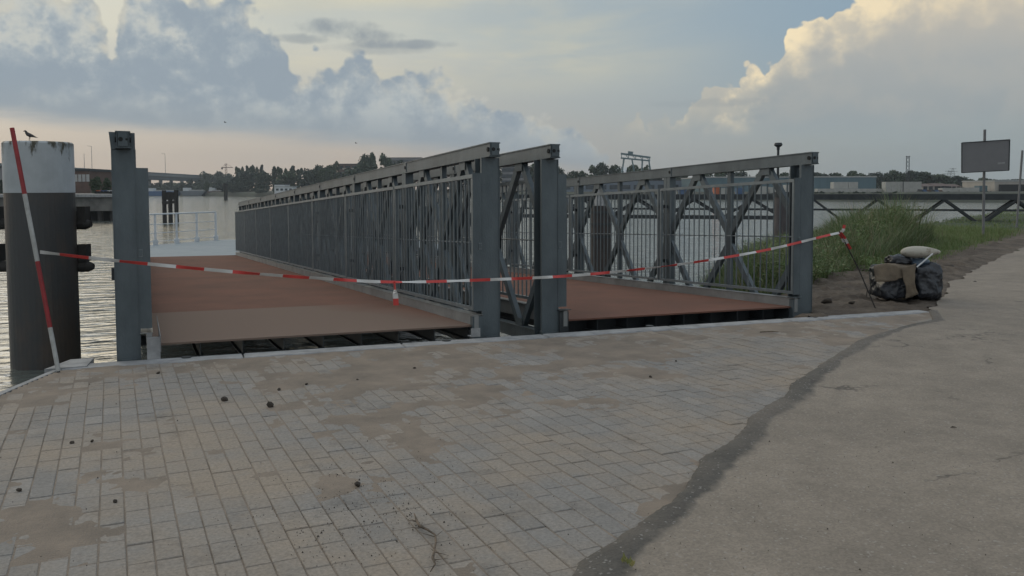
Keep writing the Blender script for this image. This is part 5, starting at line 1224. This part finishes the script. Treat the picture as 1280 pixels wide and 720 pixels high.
# --- A: long grey-blue cumulus bank on the left
topA = curve([(-900,20),(-300,-20),(0,-60),(70,-50),(126,-40),(146,22),(160,-10),(176,-60),(296,-55),(334,-6),(350,6),(364,36),(384,48),(430,44),(480,46),(520,56),(545,68),(565,80),(600,92),(640,100),(680,118),(720,132),(760,156),(800,200),(900,235),(1400,260)])
dA = mth('SUBTRACT', mth('ADD', topA, edge_n), EL)            # depth below the ragged top
mA = mapr(dA, -.003, .009)
botA = curve([(-900,165),(-200,145),(0,140),(150,152),(350,170),(590,188),(700,205),(900,240),(1400,260)])
wn = noi(5, 6, .6, (1,1,7), (2,8,3)); bA = mapr(mth('SUBTRACT', EL, mth('ADD', botA, mth('MULTIPLY', mth('SUBTRACT', wn, .5), .03))), -.012, .010)
mA = mth('MULTIPLY', mA, bA)
shade = mapr(mth('ADD', relief, mth('MULTIPLY', mth('SUBTRACT', big, .5), 1.2)), -.55, .7)
cA = mix(shade, rgb((140,152,162)), rgb((166,174,177)))
cA = mix(mth('MULTIPLY', mth('MULTIPLY', mapr(relief, .05, .75), mapr(EL, .06, .14)), .42), cA, rgb((206,202,186)))
rim = mth('MULTIPLY', mapr(dA, .030, .0), mapr(relief, -.4, .5)); cA = mix(mth('MULTIPLY', rim, .65), cA, rgb((196,190,172)))
lowA = mapr(mth('SUBTRACT', EL, botA), .045, .0); cA = mix(mth('MULTIPLY', lowA, .8), cA, rgb((145,154,160)))
col = mix(mA, base, cA)
# --- B: tall sunlit thunderhead on the right
topB = curve([(-400,260),(600,240),(655,196),(690,172),(712,160),(732,140),(745,152),(770,144),(795,116),(812,138),(828,118),(842,126),(858,112),(868,92),(905,86),(935,72),(962,60),(975,36),(992,14),(1020,0),(1060,-14),(1110,-40),(1300,-70),(1900,-60),(2600,100)])
dB = mth('SUBTRACT', mth('ADD', topB, mth('MULTIPLY', edge_n, .75)), EL); mB = mapr(dB, -.001, .004)
mB = mth('MULTIPLY', mB, mapr(AZ, -.02, .12)); 
litB = mth('MULTIPLY', mapr(mth('ADD', dB, mth('MULTIPLY', mth('SUBTRACT', .5, big), .08)), .060, .0), mapr(AZ, .08,.26)); body = mix(mapr(EL, .03, .17), rgb((139,149,153)), rgb((161,163,161)))
body = mix(mth('MULTIPLY', mapr(mth('ADD', big, mth('MULTIPLY', relief, .3)), .35, .7), .22), body, rgb((176,172,162)))
shB = mapr(mth('ADD', relief, mth('MULTIPLY', mth('SUBTRACT', big, .5), 1.5)), -.6, .6)
cB = mix(mth('MULTIPLY', litB, mth('MULTIPLY_ADD', shB, .75, .30)), body, rgb((232,215,180)))
warm = mth('MULTIPLY', mapr(EL, .12, .20), mapr(AZ, .25, .5)); cB = mix(mth('MULTIPLY', warm, .35), cB, rgb((205,190,165)))
fadeB = mapr(EL, .045, .085); col = mix(mth('MULTIPLY', mB, fadeB), col, cB)
# --- small dark streaks
st_n = noi(6, 7, .6, (1,1,6), (9,3,1), .4)
def blob(px, py, wx, wy):
    a, e_ = azel(px, py); u = mth('DIVIDE', mth('SUBTRACT', AZ, a), wx/F); v = mth('DIVIDE', mth('SUBTRACT', EL, e_), wy/F)
    return mapr(mth('ADD', mth('ADD', mth('MULTIPLY', u, u), mth('MULTIPLY', v, v)), mth('MULTIPLY', mth('SUBTRACT', mth('ADD', mth('MULTIPLY', big, .5), mth('MULTIPLY', fine, .5)), .5), 8.0)), 1.7, -.3)
for (px, py, wx, wy, f_) in ((432,37,40,11,.85),(470,47,30,7,.7),(505,57,60,5,.75),(378,50,34,5,.6),(905,130,75,5,.35),(480,62,60,6,.4)):
    col = mix(mth('MULTIPLY', blob(px,py,wx,wy), f_), col, rgb((133,142,149)))
# glow where the sun stands behind the left bank
a_s, e_s = azel(340, -30); 
back = mapr(s2.outputs[1], .2, -.5); col = mix(back, col, rgb((190,196,200)))
W.cycles.sampling_method = 'MANUAL'; W.cycles.sample_map_resolution = 256
glow = mth('MULTIPLY', mapr(mth('ABSOLUTE', mth('ADD', AZ, .40)), .55, .0), mth('MULTIPLY', mapr(EL, .20, .34), mapr(EL, .95, .60)))
gl_ = nn(nt,'ShaderNodeRGB'); gl_.outputs[0].default_value = (15,12.6,8.2,1); col = mix(mth('MULTIPLY', glow, .85), col, gl_.outputs[0])
bg = nn(nt, 'ShaderNodeBackground'); bg.inputs[1].default_value = STR; lk(col, bg.inputs[0])
wo = nn(nt, 'ShaderNodeOutputWorld'); lk(bg.outputs[0], wo.inputs[0])
sl = bpy.data.lights.new('sun', 'SUN'); sl.energy = .5; sl.angle = math.radians(50); sl.color = (1,.90,.76); so = bpy.data.objects.new('sun', sl); COL.objects.link(so)
sd_ = Vector((math.sin(SUN_AZ)*math.cos(SUN_EL), math.cos(SUN_AZ)*math.cos(SUN_EL), math.sin(SUN_EL))); so.rotation_euler = sd_.to_track_quat('Z','Y').to_euler()
sc.view_settings.view_transform = 'Standard'; sc.view_settings.look = 'None'; sc.view_settings.exposure = 0.24; sc.view_settings.gamma = 1
sc.render.engine = 'CYCLES'; sc.cycles.use_denoising = True; sc.cycles.max_bounces = 6; sc.cycles.volume_bounces = 0; sc.cycles.caustics_reflective = False
sc.cycles.volume_max_steps = 64
